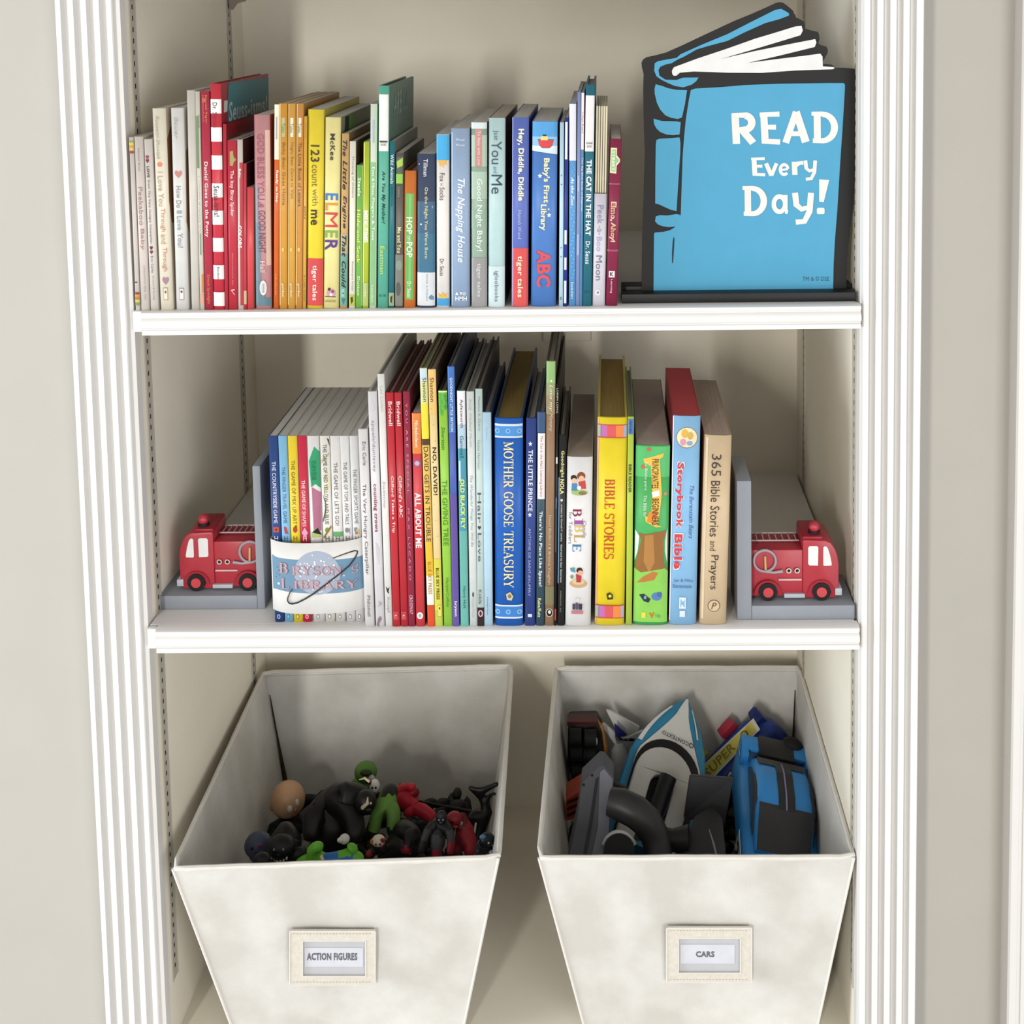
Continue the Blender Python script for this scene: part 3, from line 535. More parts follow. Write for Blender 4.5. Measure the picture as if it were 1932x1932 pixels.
book('thin navy spine with white dashes', (1063, 1070.2), (1066, 1072.6), 221.6, 'p', '2E3E90', '2A3060', [('r', .1, .75, a, c, 'E6EAF4') for a, c in ((230, 300), (433, 460), (485, 508), (529, 572))])
book('sky-blue speckled spine with a pale lilac head', (1073.4, 1086), (1073.8, 1087.6), 195.2, 'b', '5F9FD8', 'D9DDE2', [('r', 0, 1, 196, 302, 'E4E4EC')] + [('e', .3 + .5 * ((k * 37) % 10) / 10, 390 + k * 7, .9, .9, 'B9DCF2') for k in range(20)] + [('e', .35 + .5 * ((k * 53) % 10) / 10, 306 + k * 4, .7, .7, 'B9DCF2') for k in range(8)], [('At the Zoo', .5, .5, 333, 386, 'F2F6FA', 'bi'), ('benden', .5, .45, 532, 563, 'DCEBF6', '')])
book('thin lilac-blue book left of the two tallest blue spines', (1086.6, 1092.8), (1089.4, 1096.6), 173.5, 'p', '8C9AC9', '7A86B0', [('r', .2, .7, 330, 360, 'B0B8DC'), ('r', .1, .8, 440, 480, 'A9B2D8')])
book('thin white-headed blue spine with red lettering', (1093.2, 1098.2), (1097, 1102.8), 174, 'p', '5F92BE', '5A7AA0', [('r', 0, 1, 175, 281, 'EFE2E2')], [('I Can Read', .5, .6, 212, 250, 'B87A8A', ''), ('The Big Blue Book of Beginner', .5, .66, 296, 398, 'DCE8F0', 'b')])
book('tall dark teal hardcover with white capitals down the spine and a white panel', (1098.8, 1115.8), (1104.4, 1123.6), 160, 'h', '2F7284', '2F6474', [('r', .02, .96, 180, 284.5, 'EFE8E6')],
     [('BEGINNER', .5, .66, 267, 271, '3A3634', 'h'), ('BOOKS', .5, .5, 273, 277, '3A3634', 'h'), ('THE CAT IN THE HAT', .5, .56, 300, 443, 'F4F6F6', 'x'), ('Dr. Seuss', .5, .5, 454, 497, 'E6EEF0', 'b'), ('B-1', .5, .5, 548, 553, '1A4450', 'h')], dep=.168)
book('white tabbed board book with cream page tabs standing above its spine', (1117.4, 1141.6), (1121, 1145), 366, 'b', 'DDD9E4', 'D5CFC6', [('e', .42, 552, 5, 6, 'ECEAEE'), ('e', .42, 552, 2.6, 3, '9A9890')],
     [('Peek', .52, .5, 387, 422, '8A86A8', ''), ('-a-', .45, .32, 426, 443, '9A9AA0', ''), ('Boo', .46, .44, 447, 474, 'A9A8C8', ''), ('Moon', .47, .5, 482, 529, '76767E', '')])
book('burgundy sound book with a green road-sign badge at the right end of the row', (1142.6, 1164.2), (1151.4, 1173.4), 262, 'b', '8C2A4A', '6A1E36', [('r', 0, 1, 345, 348, 'A04A66'), ('r', 0, 1, 470, 474, 'A04A66'), ('p', [(.06, 279), (.6, 279), (.62, 293), (.9, 300), (.9, 305), (.62, 312), (.6, 327), (.04, 326)], 'E6E6B4'), ('p', [(.14, 282), (.52, 282), (.54, 296), (.8, 301), (.8, 304), (.54, 309), (.52, 324), (.12, 323)], '9CC68A'), ('r', .2, .72, 511, 523, 'F0EAEC')],
     [('STREET', .33, .24, 284, 322, 'E6F0D8', 'x'), ('Elmo,', .42, .56, 380, 416, 'F4E2D0', 'x'), ('Ahoy!', .42, .54, 419, 456, 'F4E2D0', 'x'), ('Elmo,', .42, .42, 382, 414, 'C9784A', 'b'), ('Ahoy!', .42, .42, 421, 454, 'C98A4A', 'b'), ('K', .46, .32, 513, 521, '2A2428', 'bh'), ('Learning', .45, .22, 526, 553, 'E6CFD8', 'b')])
# cream page tabs that stand above the cover of the tabbed book
tb = [o for o in COL.objects if o.get('label', '').startswith('white tabbed')][0]
zt = at(1135, 200, -.004).z; z0 = at(1135, 366, -.008).z; h0 = z0 - S1; hwid = (at(1145, 366, -.008).x - at(1121, 366, -.008).x) * .47
for k in range(5):
    bm = bmesh.new(); x = -hwid + 2 * hwid * (k + .5) / 5
    box(bm, x - hwid / 5 + .0003, x + hwid / 5 - .0003, .004, .15, h0 + .0002, zt - S1, .0006); obj('page_tab', bm, mat('E3D9BC', .7), tb)

# ---- middle shelf, left to right
G = [((518.2, 536.4), (506, 523.4), '2F4A86', 'THE COUNTRYSIDE GAME', 'EEF0F4', 'navy-blue', 870, 986), ((537.2, 553.6), (524, 541), '86BEE2', 'THE FINGER TRAVEL GAME', '4A6A86', 'light blue', 880, 986), ((554.4, 571.4), (541.4, 560.4), 'F2D63A', 'THE GAME OF MIX UP ART', '7A6418', 'yellow', 868, 988),
     ((572, 589.2), (561, 577.8), 'CF2F4A', 'THE GAME OF SHAPES', 'F6E6E8', 'crimson', 905, 992), ((589.8, 613.8), (578.4, 601.4), 'E6E4E2', 'THE GAME IN THE DARK', '1E6A44', 'green, pink and white', 868, 905), ((614.4, 631.8), (602, 621.8), 'EDE9E0', 'THE GAME OF RED YELLOW AND BLUE', '4A4640', 'cream with looping yellow lines', 838, 988),
     ((632.4, 652.8), (622.4, 640), 'E9E6E2', "THE GAME OF LET'S GO!", '6A6866', 'white with a green bar', 872, 990), ((653.2, 670.8), (640.4, 657.6), 'E8E7E5', 'THE GAME OF TOPS AND TAILS', '6E6C6A', 'white with a grey cat', 871, 988), ((671.2, 687.6), (658, 675.8), 'E6E5E3', 'THE FINGER SPORTS GAME', '74726F', 'white with tiny squares', 884, 987)]
for i, (bx, tx, c, ttl, tc_, nm, v0, v1) in enumerate(G):
    pr = [('e', .45, 1163, 3, 4.5, 'F0F0F0' if i in (0, 3) else '5A5A5A'), ('e', .45, 1163, 2, 3.3, c)]
    if i == 0: pr += [('r', .2, .8, 993, 1003, 'C9543A'), ('e', .5, 998, 2, 2, '2A2A3A')]
    if i == 1: pr += [('p', [(.3, 992), (.6, 994), (.8, 1007), (.4, 1005)], 'B84A4A')]
    if i == 2: pr += [('e', .5, 998, 4, 6, 'B8431E'), ('r', .5, .7, 990, 994, '7A4A20')]
    if i == 3: pr += [('p', [(.5, 994), (.85, 1004), (.5, 1014), (.15, 1004)], 'EFA8C4')]
    if i == 4: pr += [('p', [(.1, 870), (.6, 842), (1, 852), (1, 920), (.6, 912), (.25, 918)], '2F9A6A'), ('p', [(.3, 918), (1, 928), (.95, 1000), (.35, 1003)], 'B5708A'), ('p', [(.1, 915), (.25, 920), (.3, 1018), (.2, 1018)], 'F6F4F2'), ('p', [(.15, 1003), (.6, 994), (1, 1008), (.95, 1012), (.15, 1013)], 'B9C47A'), ('p', [(.2, 1003), (.65, 994), (.98, 1008)], '1A1A1A')]
    if i == 5: pr += [('p', [(.05, 868), (.95, 853), (.95, 857), (.08, 874)], 'B9B48A'), ('p', [(.2, 872), (.9, 905), (.9, 916), (.3, 930), (.25, 926), (.75, 912), (.75, 905)], 'EFE0A0'), ('p', [(.1, 930), (.45, 945), (.45, 965), (.1, 985), (.05, 980), (.36, 960), (.36, 948)], '6A6250'), ('e', .5, 999, 4, 5, '7A9A3A'), ('p', [(.05, 1012), (.9, 990), (.95, 994), (.1, 1016)], 'A0703A'), ('p', [(.75, 826), (.95, 829), (1, 842)], '2A2620')]
    if i == 6: pr += [('r', 0, 1, 1002, 1011, '6AB06A')]
    if i == 7: pr += [('e', .45, 999, 4, 5, '8A8A8C'), ('r', .7, .8, 995, 1006, '9A9A9C')]
    if i == 8: pr += [('r', .2, .55, 994, 1001, '7A8AB4'), ('r', .45, .8, 997, 1007, 'D9C46A'), ('r', .3, .6, 1001, 1007, 'B87A7A')]
    book(nm + ' spine of the banded row of small game books', bx, tx, 822.7, 'b', c, ('2A3A66', 'D9D4C4', 'D9D4C4', 'D9D4C4')[i] if i < 4 else 'DAD6CA', pr, [(ttl, .5, .4, v0, v1, tc_, '')] + ([('H', .5, .4, 1010, 1019, tc_, 'h')] if i != 4 else []), Y=.004, z=0, dep=.175, name='game_book')
book('white book with long grey serif title, touching the right edge of the paper band', (688.4, 707), (675.4, 693), 810, 'h', 'E6E3E2', 'D9D5D2', [('e', .5, 1100, .1, .1, 'DDDDDD')], [('Eric Carle', .6, .36, 833, 877, '6E6668', ''), ('The Very Hungry Caterpillar', .42, .46, 912, 1083, '5E5658', ''), ('Philomel', .5, .36, 1123, 1162, '6E686A', '')], z=0)
book('white spine lettered counting crows in red', (708.2, 726.6), (694, 710.2), 739, 'h', 'E4E1E4', 'CFCBCE', [('p', [(.3, 772), (.45, 752), (.7, 770), (.5, 774)], 'CFC9CE'), ('p', [(.3, 1020), (.7, 1036), (.6, 1066), (.4, 1050)], 'CFCBD0'), ('p', [(.1, 1180), (.3, 1166), (.6, 1162), (.7, 1168), (.4, 1176), (.4, 1182)], '8A7478')], [('appelt/dunlavey', .45, .42, 792, 889, '98949A', ''), ('counting crows', .42, .48, 911, 1002, '94404A', 'b'), ('A', .6, .4, 1133, 1144, 'A9A4A8', '')], z=0)
book('tall white book with a small black running dog near the foot', (727.8, 740), (711, 725.6), 706, 'h', 'ECEAE6', 'C9C6BE', [('p', [(.2, 1105), (.5, 1110), (.8, 1106), (.6, 1114), (.7, 1120), (.4, 1116)], '2A2624')], [('Lao Lionni', .55, .42, 728, 775, 'C9BDBA', ''), ('Swimmy', .4, .5, 905, 958, 'B5A5A8', 'i'), ('Knopf', .5, .5, 1126, 1156, 'A39C9C', '')], z=0)
book('red book with white title, left one of two matching red spines', (740.8, 755.6), (727.6, 742), 741, 'h', 'C9323C', '7A2A24', [('r', .15, .75, 1154, 1168, 'D86A70'), ('r', .2, .7, 1155, 1167, 'C9323C')], [('Bridwell', .55, .5, 757, 802, 'F2D6D2', 'b'), ('Clifford Takes a Trip', .5, .46, 896, 1003, 'F2DEDA', 'b'), ('t', .45, .3, 1157, 1165, 'E6B0B0', '')], z=0)
book('red book with white title, right one of two matching red spines', (756.4, 770), (743, 757.8), 741, 'h', 'C5303A', '6A241E', [('r', .15, .75, 1154, 1168, 'D86A70'), ('r', .2, .7, 1155, 1167, 'C5303A')], [('Bridwell', .55, .5, 757, 802, 'F2D6D2', 'b'), ("Clifford's ABC", .5, .46, 896, 974, 'F2DEDA', 'b'), ('t', .45, .3, 1157, 1165, 'E6B0B0', '')], z=0)
book('dark maroon spine with widely spaced white capitals', (770.6, 783.2), (759.2, 773.2), 739, 'h', '9E3048', '7A2236', [], [('Y O U   A R E   S P E C I A L', .5, .3, 760, 928, 'D8A0AC', ''), ('M A X   L U C A D O', .45, .3, 957, 1093, 'D0929E', ''), ('CROSSWAY', .5, .5, 1121, 1158, 'DDB0BA', 'b')], z=0)
book('red book with an orange head, lettered ALL ABOUT ME', (784.6, 802), (776.4, 794), 779, 'b', 'D9434A', '2A1A18', [('r', 0, 1, 780, 855, 'E8893E'), ('e', .5, 873, 7, 7, '8A6A9A'), ('e', .5, 873, 4.5, 4.5, 'D8B0C4'), ('e', .47, 1161, 6, 7, 'F2ECEC'), ('e', .47, 1161, 3, 4, 'A9B0BC')], [('Nickelodeon', .5, .4, 793, 843, 'F6DCC0', 'x'), ('ALL ABOUT ME', .5, .66, 928, 1032, 'F8EEEC', 'x')], z=0)
book('spine striped pale blue, yellow, orange, white and red from head to foot', (808, 819.6), (790.4, 806.6), 694.6, 'h', 'EBC04A', '8A8A5A', [('r', 0, 1, 695, 720, 'CBDDE0'), ('r', 0, 1, 720, 760, 'DCDD9A'), ('r', 0, 1, 760, 826, 'F2DE3E'), ('r', 0, 1, 826, 838, '5A3A22'), ('r', 0, 1, 838, 1020, 'E6BE5E'), ('r', 0, 1, 1020, 1085, 'EFC23A'), ('r', 0, 1, 1085, 1140, 'F2EEE8'), ('r', 0, 1, 1142, 1180, 'DE4E28')],
     [('Shannon', .62, .5, 712, 757, '3A3A2E', ''), ('DAVID GETS IN TROUBLE', .52, .62, 841, 1020, '3A2614', ''), ('BLUE SKY PRESS', .5, .5, 1058, 1120, 'B8862A', 'b')], z=0)
book('pale apricot spine with black capitals above a lime foot', (820.4, 836), (807.4, 821.6), 697, 'h', 'F2D69A', '6A5040', [('r', 0, 1, 698, 780, 'EFC272'), ('r', 0, 1, 1053, 1179, 'DCD44E'), ('r', 0, 1, 1150, 1179, 'B9C850'), ('r', .4, .9, 1140, 1163, 'B5A23A'), ('r', .44, .86, 1141.5, 1161.5, 'E6E06A'), ('r', .56, .74, 1145, 1149, '4A3A1A')] + [('e', .3 + .4 * (k % 3) / 2, 770 + k * 30, .8, 1, 'C9A25A') for k in range(9)],
     [('Shannon', .48, .52, 712, 757, '3A3020', ''), ('NO, DAVID!', .52, .6, 842, 932, '2A241C', 'b'), ('BLUE SKY PRESS', .5, .4, 1070, 1130, '4A461A', 'b')], z=0)
book('lime-green spine with dark green leaves at the head', (837.8, 853), (825.8, 844.2), 737.3, 'h', '9CD44A', '4A4A40', [('r', 0, 1, 738, 740, 'E0EAC8')] + [('p', [(a, v), (a + .2, v - 5), (a + .36, v + 2), (a + .16, v + 7)], ('4FAE48', '5CBC50', '3F9A40')[k % 3]) for k, (a, v) in enumerate([(.02, 746), (.3, 748), (.62, 746), (.1, 757), (.45, 757), (.7, 755), (.05, 768), (.3, 768), (.66, 766), (.15, 777)])],
     [('Silverstein', .45, .42, 804, 847, '3A6A1E', 'i'), ('THE GIVING TREE', .48, .6, 904, 1028, '4F8A26', ''), ('HarperCollins', .5, .46, 1089, 1144, '4F8A26', '')], z=0)
book('tall spine fading from blue to violet, with white capitals', (853.8, 867), (844.2, 857), 691.5, 'h', '4A62B4', '2A344A', [('r', 0, 1, 692, 815, '3F74C0'), ('r', 0, 1, 930, 1179, '6652A0')], [('GOODNIGHT LITTLE', .5, .4, 712, 782, 'DCE4F0', 'b'), ('BRYSON', .5, .4, 786, 812, 'DCE4F0', 'b'), ('bryson', .5, .5, 1133, 1162, 'E6E0F2', 'x')], z=0)
book('white-headed teal spine with bright yellow capitals', (869.4, 884), (861.4, 878), 737, 'h', '5FA9AE', '3A4A4A', [('r', 0, 1, 738, 800, 'ECE8EC'), ('r', 0, 1, 800, 845, 'B4CEDE'), ('r', 0, 1, 845, 1000, '4A9AB0'), ('r', .1, .3, 868, 905, 'D9E4EA'), ('r', 0, 1, 1000, 1179, '6AB4A8')],
     [('Aylesworth', .5, .46, 753, 806, '3A3A40', ''), ('Gammell', .5, .46, 821, 862, '2A5A6A', ''), ('OLD BLACK FLY', .5, .54, 902, 995, 'E6EE6A', 'x'), ('Henry Holt', .5, .4, 1105, 1147, '2A5A5A', '')], z=0)
book('white spine with faint grey script, left of the pale aqua one', (886.6, 900.4), (879, 894.8), 739, 'h', 'DEE4E2', 'B4B9B2', [('e', .5, 1121, 1.5, 5, '4A4A4A')], [('Emily Winfield Martin', .45, .4, 752, 842, 'B0B8B4', 'i'), ('The Wonderful Things You Will Be', .45, .4, 895, 1030, 'A4AEAA', 'i'), ('Random House', .5, .34, 1128, 1165, 'C0C6C2', '')], z=0)
book('pale aqua spine with a small dark heart and a black foot', (901.2, 912.8), (895.4, 911), 734, 'h', 'C5D9D5', '2A2A2A', [('p', heart(.42, 994, .24, 4), '5A3A4E'), ('r', 0, 1, 1146, 1179, '2A1C20'), ('e', .5, 1157, 4, 6, 'E0B4BC'), ('e', .5, 1157, 2, 4, '3A2026')],
     [('Matthew A. Cherry', .5, .38, 748, 812, '9A8A98', ''), ('Vashti Harrison', .42, .34, 828, 884, '94A29E', ''), ('Hair', .45, .5, 928, 985, '5A5468', ''), ('Love', .45, .5, 1004, 1058, '5A5468', ''), ('Kokila', .45, .46, 1112, 1139, '4A5A58', '')], z=0)
book('pale baby-blue plain spine left of the thick blue treasury', (913.4, 929.8), (909.4, 926.8), 778.5, 'h', 'BEDDF0', '2A4068', [], [('The Moon', .5, .16, 805, 828, '9AC0DC', ''), ('A Random House', .42, .14, 1125, 1160, '4A6A80', '')], z=0)
book('very thick blue hardcover with gold capitals and patterned bands', (933.6, 986.8), (931.6, 987.4), 790, 'h', '2263BC', '2A4A80',
     [('r', .01, .99, 800, 804, 'D9E2EA'), ('r', .01, .99, 804, 823, '4F92D4'), ('r', .01, .99, 823, 826, 'D9E2EA'), ('r', .01, .99, 1141, 1144, 'D9E2EA'), ('r', .01, .99, 1144, 1164, '4080CC'), ('r', .01, .99, 1164, 1167, 'D9E2EA')] + [('e', u, v, 5, 5, '7AB8E6') for v in (813, 1154) for u in (.1, .48, .88)] + [('e', u, v, 2, 2, '3F7CC8') for v in (813, 1154) for u in (.1, .48, .88)] + [('p', [(.4, 1120), (.55, 1116), (.66, 1124), (.6, 1132), (.44, 1131)], 'D8C69A'), ('e', .53, 1124, 3.5, 4, '8A7A5A')],
     [('MOTHER GOOSE TREASURY', .5, .35, 833, 1107, 'F0E2B0', 'Sx')], z=0, pages=GOLDP, dep=.28)
book('navy spine with white capitals between two white stars', (989.6, 1009.8), (992.8, 1012.4), 789.3, 'h', '35488C', '24305A', [('p', star(.42, 837, .22, 5), 'E0E6F4'), ('p', star(.42, 970, .22, 5), 'E0E6F4'), ('r', .3, .7, 1158, 1164, 'D9DEEE')], [('THE LITTLE PRINCE', .45, .44, 848, 963, 'EEF1F8', 'b'), ('ANTOINE DE SAINT-EXUPÉRY', .45, .3, 995, 1124, 'A8B4D8', '')], z=0, pages=PAGES)
book('slim charcoal-blue hardcover with a white panel on the upper spine', (1011.2, 1027), (1013.8, 1029.6), 777.7, 'h', '3A5260', '2F4A66', [('r', 0, 1, 778, 816, '3A557C'), ('r', .08, .96, 817, 940, 'F0EAEA')],
     [("The Cat in the Hat's Learning Library", .5, .42, 821, 936, 'B07A80', ''), ("There's No Place Like Space!", .46, .5, 963, 1105, 'F2F4F4', 'b'), ('Rabe/Ruiz', .4, .42, 1128, 1164, 'D8DCA0', 'b')], z=0)
book('tall slim spine, leaf green above brown, with cream script', (1028.4, 1044.2), (1030.2, 1048.8), 681.4, 'h', '9A7A5E', '3A3428', [('r', 0, 1, 682, 722, '93BA76'), ('r', 0, 1, 722, 745, '98A070'), ('r', 0, 1, 745, 780, '9A8866'), ('r', 0, 1, 1105, 1140, '7F7B58'), ('e', .5, 1155.5, 6.5, 8, 'DDD6C6'), ('e', .5, 1155.5, 5.4, 6.8, '1E1C18'), ('e', .52, 1154, 2.6, 3.4, 'E6E0D0')],
     [('I', .55, .2, 716, 720, 'E0E8D0', 'h'), ('Love my', .5, .5, 725, 774, 'E8E2D0', 'i'), ('Mommy', .5, .52, 778, 812, 'D6C6A8', 'i'), ('David Bedford & Brenna Vaughan', .45, .42, 969, 1101, 'CFC0A4', '')], z=0, dep=.25)
book('very thin black spine tucked right of the tall green and brown one', (1045.4, 1049.8), (1049.9, 1053.8), 725.7, 'h', '1E1C1E', '1A1614', [('r', .1, .9, 861, 873, 'D9D6D2'), ('r', .1, .7, 935, 1040, '3A4A5A'), ('r', .1, .9, 1148, 1170, 'A0403A')], [('LOREN LONG', .5, .7, 732, 778, 'D9D6D0', ''), ('Otis', .5, .7, 938, 957, '8A9AA8', '')], z=0)
book('slim black spine with a yellow title, left of the thick white book', (1050.8, 1065.2), (1054.8, 1068.2), 821, 'h', '242624', '161614', [('r', 0, .14, 900, 1100, '7AA0C0'), ('p', heart(.45, 943, .18, 3), 'DCDCD4')], [('Goodnight', .5, .56, 850, 900, 'E8E29A', 'b'), ('NOLA', .5, .56, 903, 931, 'E8E29A', 'x'), ('written by Cornell P. Landry   illustrated by Sean Gautreaux', .45, .3, 950, 1098, 'CFCFC8', 'b'), ('AMPERSAND, INC.', .42, .24, 1113, 1156, '8A8A84', '')], z=0)
book('thick white padded book lettered BIBLE in many colours with two small pictures', (1066, 1114.6), (1069.4, 1119), 863, 'b', 'EDEBEA', 'D9D5D2',
     [('e', .5, 929, 16, 6, 'A9C070'), ('e', .62, 930, 8, 4, '8A7A50'), ('e', .27, 902, 6, 6, '2E2420'), ('e', .29, 907, 5, 5, 'EABF9C'), ('p', [(.2, 912), (.4, 912), (.42, 926), (.18, 926)], '4F8AB4'), ('e', .56, 898, 8, 8, '8A4A2A'), ('e', .57, 903, 5.5, 6, 'EAB898'), ('p', [(.45, 909), (.72, 906), (.76, 922), (.5, 922)], 'C04A44'), ('e', .48, 920, 4, 4, 'F6F4F2'),
      ('e', .5, 1101, 17, 8, 'C9A67A'), ('e', .5, 1097, 12, 6, 'DCC29A'), ('e', .54, 1076, 6, 6, '3E2620'), ('e', .57, 1080, 5, 5, 'E6AE8C'), ('p', [(.4, 1082), (.62, 1086), (.6, 1098), (.42, 1098)], 'B83A3C'), ('p', [(.16, 1072), (.34, 1070), (.38, 1080), (.2, 1078)], '5A9AA8'), ('e', .24, 1088, 3, 4, '7A9A6A'),
      ('e', .48, 1131, 3, 4, 'D9D6D8'), ('r', .28, .38, 1139, 1150, '4A3A56'), ('r', .4, .5, 1137, 1150, '5A4A66'), ('r', .52, .66, 1139, 1150, '3E3048'), ('r', .24, .7, 1152, 1158, 'C07A84')],
     [('Candle', .72, .13, 982, 1014, '9A9692', 'i'), ('for Toddlers', .16, .15, 966, 1026, '8A8684', '')] + [(c, u, .34, v, v + 14, hx, 'S') for c, u, v, hx in (('B', .42, 960, '8A2A4A'), ('I', .48, 978, 'A05AA0'), ('B', .5, 990, 'D8C46A'), ('L', .48, 1008, 'C9A05A'), ('E', .42, 1026, '3A7AA8'))] , z=0, Y=-.0095, dep=.22, pages=mat('C8B8AC', .7))
book('thick yellow hardcover lettered BIBLE STORIES between striped bands', (1121.6, 1178.4), (1127, 1184.6), 788.6, 'h', 'F2DA2E', 'D9C458', [('r', 0, .05, 792, 1175, 'EFAE9A')] + [('r', u0, u1, v, v + 22, c) for v in (802.5, 1143) for u0, u1, c in ((.02, .1, 'A9B49A'), (.1, .15, '8A7AA0'), (.15, .33, 'C46FAE'), (.33, .62, 'DC5A5E'), (.62, .88, 'EE8A44'), (.88, .98, 'A9B0D0'))] + [('r', .01, .99, v, v + 1.8, 'C8503A') for v in (801, 824.5, 1141.5, 1165)] + [('p', [(.38, 1120), (.5, 1117), (.6, 1122), (.6, 1130), (.42, 1131)], '3A3420'), ('e', .5, 1124, 3, 3, 'F0DC3A')],
     [('BIBLE STORIES', .44, .34, 904, 1054, 'C84E26', 'Sx')], z=0, pages=GOLDP, dep=.24)
book('thin lime-green spine with a blue tab at the head', (1180, 1192.8), (1185, 1195.8), 786.5, 'h', 'BAD24E', '7A8A4A', [('r', .1, .9, 790, 819, '4A78BC')], [('BIBLE READER', .45, .46, 875, 928, '4A5A2A', 'x'), ('read & share', .5, .4, 794, 816, '2A4A80', 'b')], z=0)
book('thick green padded book with a yellow scroll and brown trunk on the spine', (1194.4, 1258.6), (1198.2, 1266), 841, 'b', '4FB462', '2F6A44',
     [('r', 0, 1, 843, 900, '5CC070'), ('p', [(.02, 1000), (.14, 1012), (.1, 1040), (.02, 1058)], 'F4F2F2'), ('p', [(.96, 995), (.9, 1020), (.9, 1040), (.97, 1062)], 'F0E2E6'), ('p', [(.12, 1005), (.3, 1008), (.92, 1000), (.85, 1025), (.88, 1060), (.97, 1075), (.75, 1085), (.3, 1085), (.02, 1072), (.1, 1045), (.2, 1020)], '9A6A36'), ('p', [(.3, 1010), (.55, 1008), (.6, 1060), (.45, 1080), (.28, 1060)], 'B88446'),
      ('p', [(0, 1072), (.2, 1080), (.9, 1072), (1, 1078), (1, 1174), (0, 1174)], '8FD05A'), ('p', [(.55, 1078), (.72, 1080), (.6, 1094), (.3, 1098), (.08, 1100), (.26, 1088)], 'C07C40'),
      ('p', [(.22, 866), (.48, 862), (.82, 855), (.8, 862), (.7, 866), (.78, 930), (.74, 960), (.68, 990), (.82, 993), (.62, 994), (.32, 984), (.3, 975), (.48, 972), (.5, 930), (.45, 880), (.25, 873)], 'F0C454'), ('p', [(.4, 966), (.66, 960), (.64, 990), (.36, 984)], 'E8913A'), ('e', .38, 848, 4, 4, 'D06A4A'), ('e', .22, 881, 4, 4, 'D06A4A'), ('e', .88, 931, 3.4, 3.4, 'D88A6A'), ('p', [(.48, 928), (.7, 924), (.72, 934), (.52, 938)], 'F2F4F6'),
      ('e', .68, 1125, 10, 8, '5C80BC'), ('e', .76, 1121, 5, 5, '4A6AA4'), ('p', [(.16, 1122), (.3, 1120), (.5, 1130), (.44, 1137), (.3, 1134)], '2A3644'), ('e', .34, 1127, 2.4, 3.4, '8AA4CC'), ('r', .24, .36, 1155, 1166, 'E6DA4A'), ('p', [(.46, 1156), (.52, 1156), (.54, 1162), (.58, 1155), (.62, 1155), (.55, 1167)], 'D8702A')],
     [('PRINCIPIANTES', .58, .2, 866, 921, '5A3A24', 'b'), ('BEGINNERS', .6, .2, 940, 990, '5A3A24', 'b'), ('La Biblia para', .3, .1, 872, 925, 'E6F2DC', ''), ('The Bible for', .3, .1, 934, 975, 'E6F2DC', ''), ('Vida', .72, .16, 1158, 1165, '5AA46A', 'h')], z=0, dep=.24, pages=mat('CDBDB2', .7))
book('thick sky-blue book with a red top and a round picture', (1261, 1314.6), (1270, 1322), 785.7, 'b', '8FC2EA', 'A83A42',
     [('r', 0, .04, 787, 1172, 'E6EEF6'), ('e', .52, 825.5, 21.5, 21.5, '8A7A70'), ('e', .52, 825.5, 20, 20, 'F0E4B8'), ('e', .44, 818, 7, 9, 'E0B456'), ('e', .64, 822, 6, 8, 'D8B060'), ('e', .38, 834, 6, 7, 'DC9AB4'), ('e', .62, 836, 6, 5, '8AA8D0'), ('r', .36, .6, 1127, 1148, 'F2F6FA'), ('r', .42, .56, 1134, 1141, '8FC2EA'), ('r', .38, .58, 1152, 1164, 'DCE8F2')],
     [('Storybook', .28, .36, 870, 997, 'F6F0EC', 'x'), ('Bible', .28, .36, 1005, 1075, 'F6F0EC', 'x'), ('Storybook', .28, .31, 872, 995, 'D8444C', 'x'), ('Bible', .28, .31, 1007, 1073, 'D8444C', 'x'), ('The Berenstain Bears', .74, .16, 915, 1015, '5A6EA8', 'i'), ('Jan & Mike', .5, .72, 1092, 1099, '5A6EA8', 'h'), ('Berenstain', .46, .7, 1102, 1109, '5A6EA8', 'h'), ('N', .48, .16, 1130, 1146, '8FC2EA', 'xh')], z=0, pages=REDP, dep=.18)
book('thick tan book lettered 365, at the right end of the middle row', (1320, 1369.6), (1328, 1382.5), 822, 'b', 'D9C09C', 'C9AA80',
     [('r', .06, .14, 826, 1168, 'E0CCAC'), ('e', .52, 1143, 11.5, 11.5, '5A4A3E'), ('e', .52, 1143, 10.3, 10.3, 'D9C09C')],
     [('365', .46, .36, 857, 898, '4A3A34', ''), ('Bible Stories', .45, .34, 907, 1012, '4A3A34', ''), ('and', .42, .22, 1020, 1039, '5A4A40', ''), ('Prayers', .46, .36, 1047, 1112, '4A3A34', ''), ('P', .52, .2, 1137, 1149, '5A4A3E', 'ih')], z=0, dep=.2, pages=paper_mat('CDBBA9', 'tan_page_edges'))

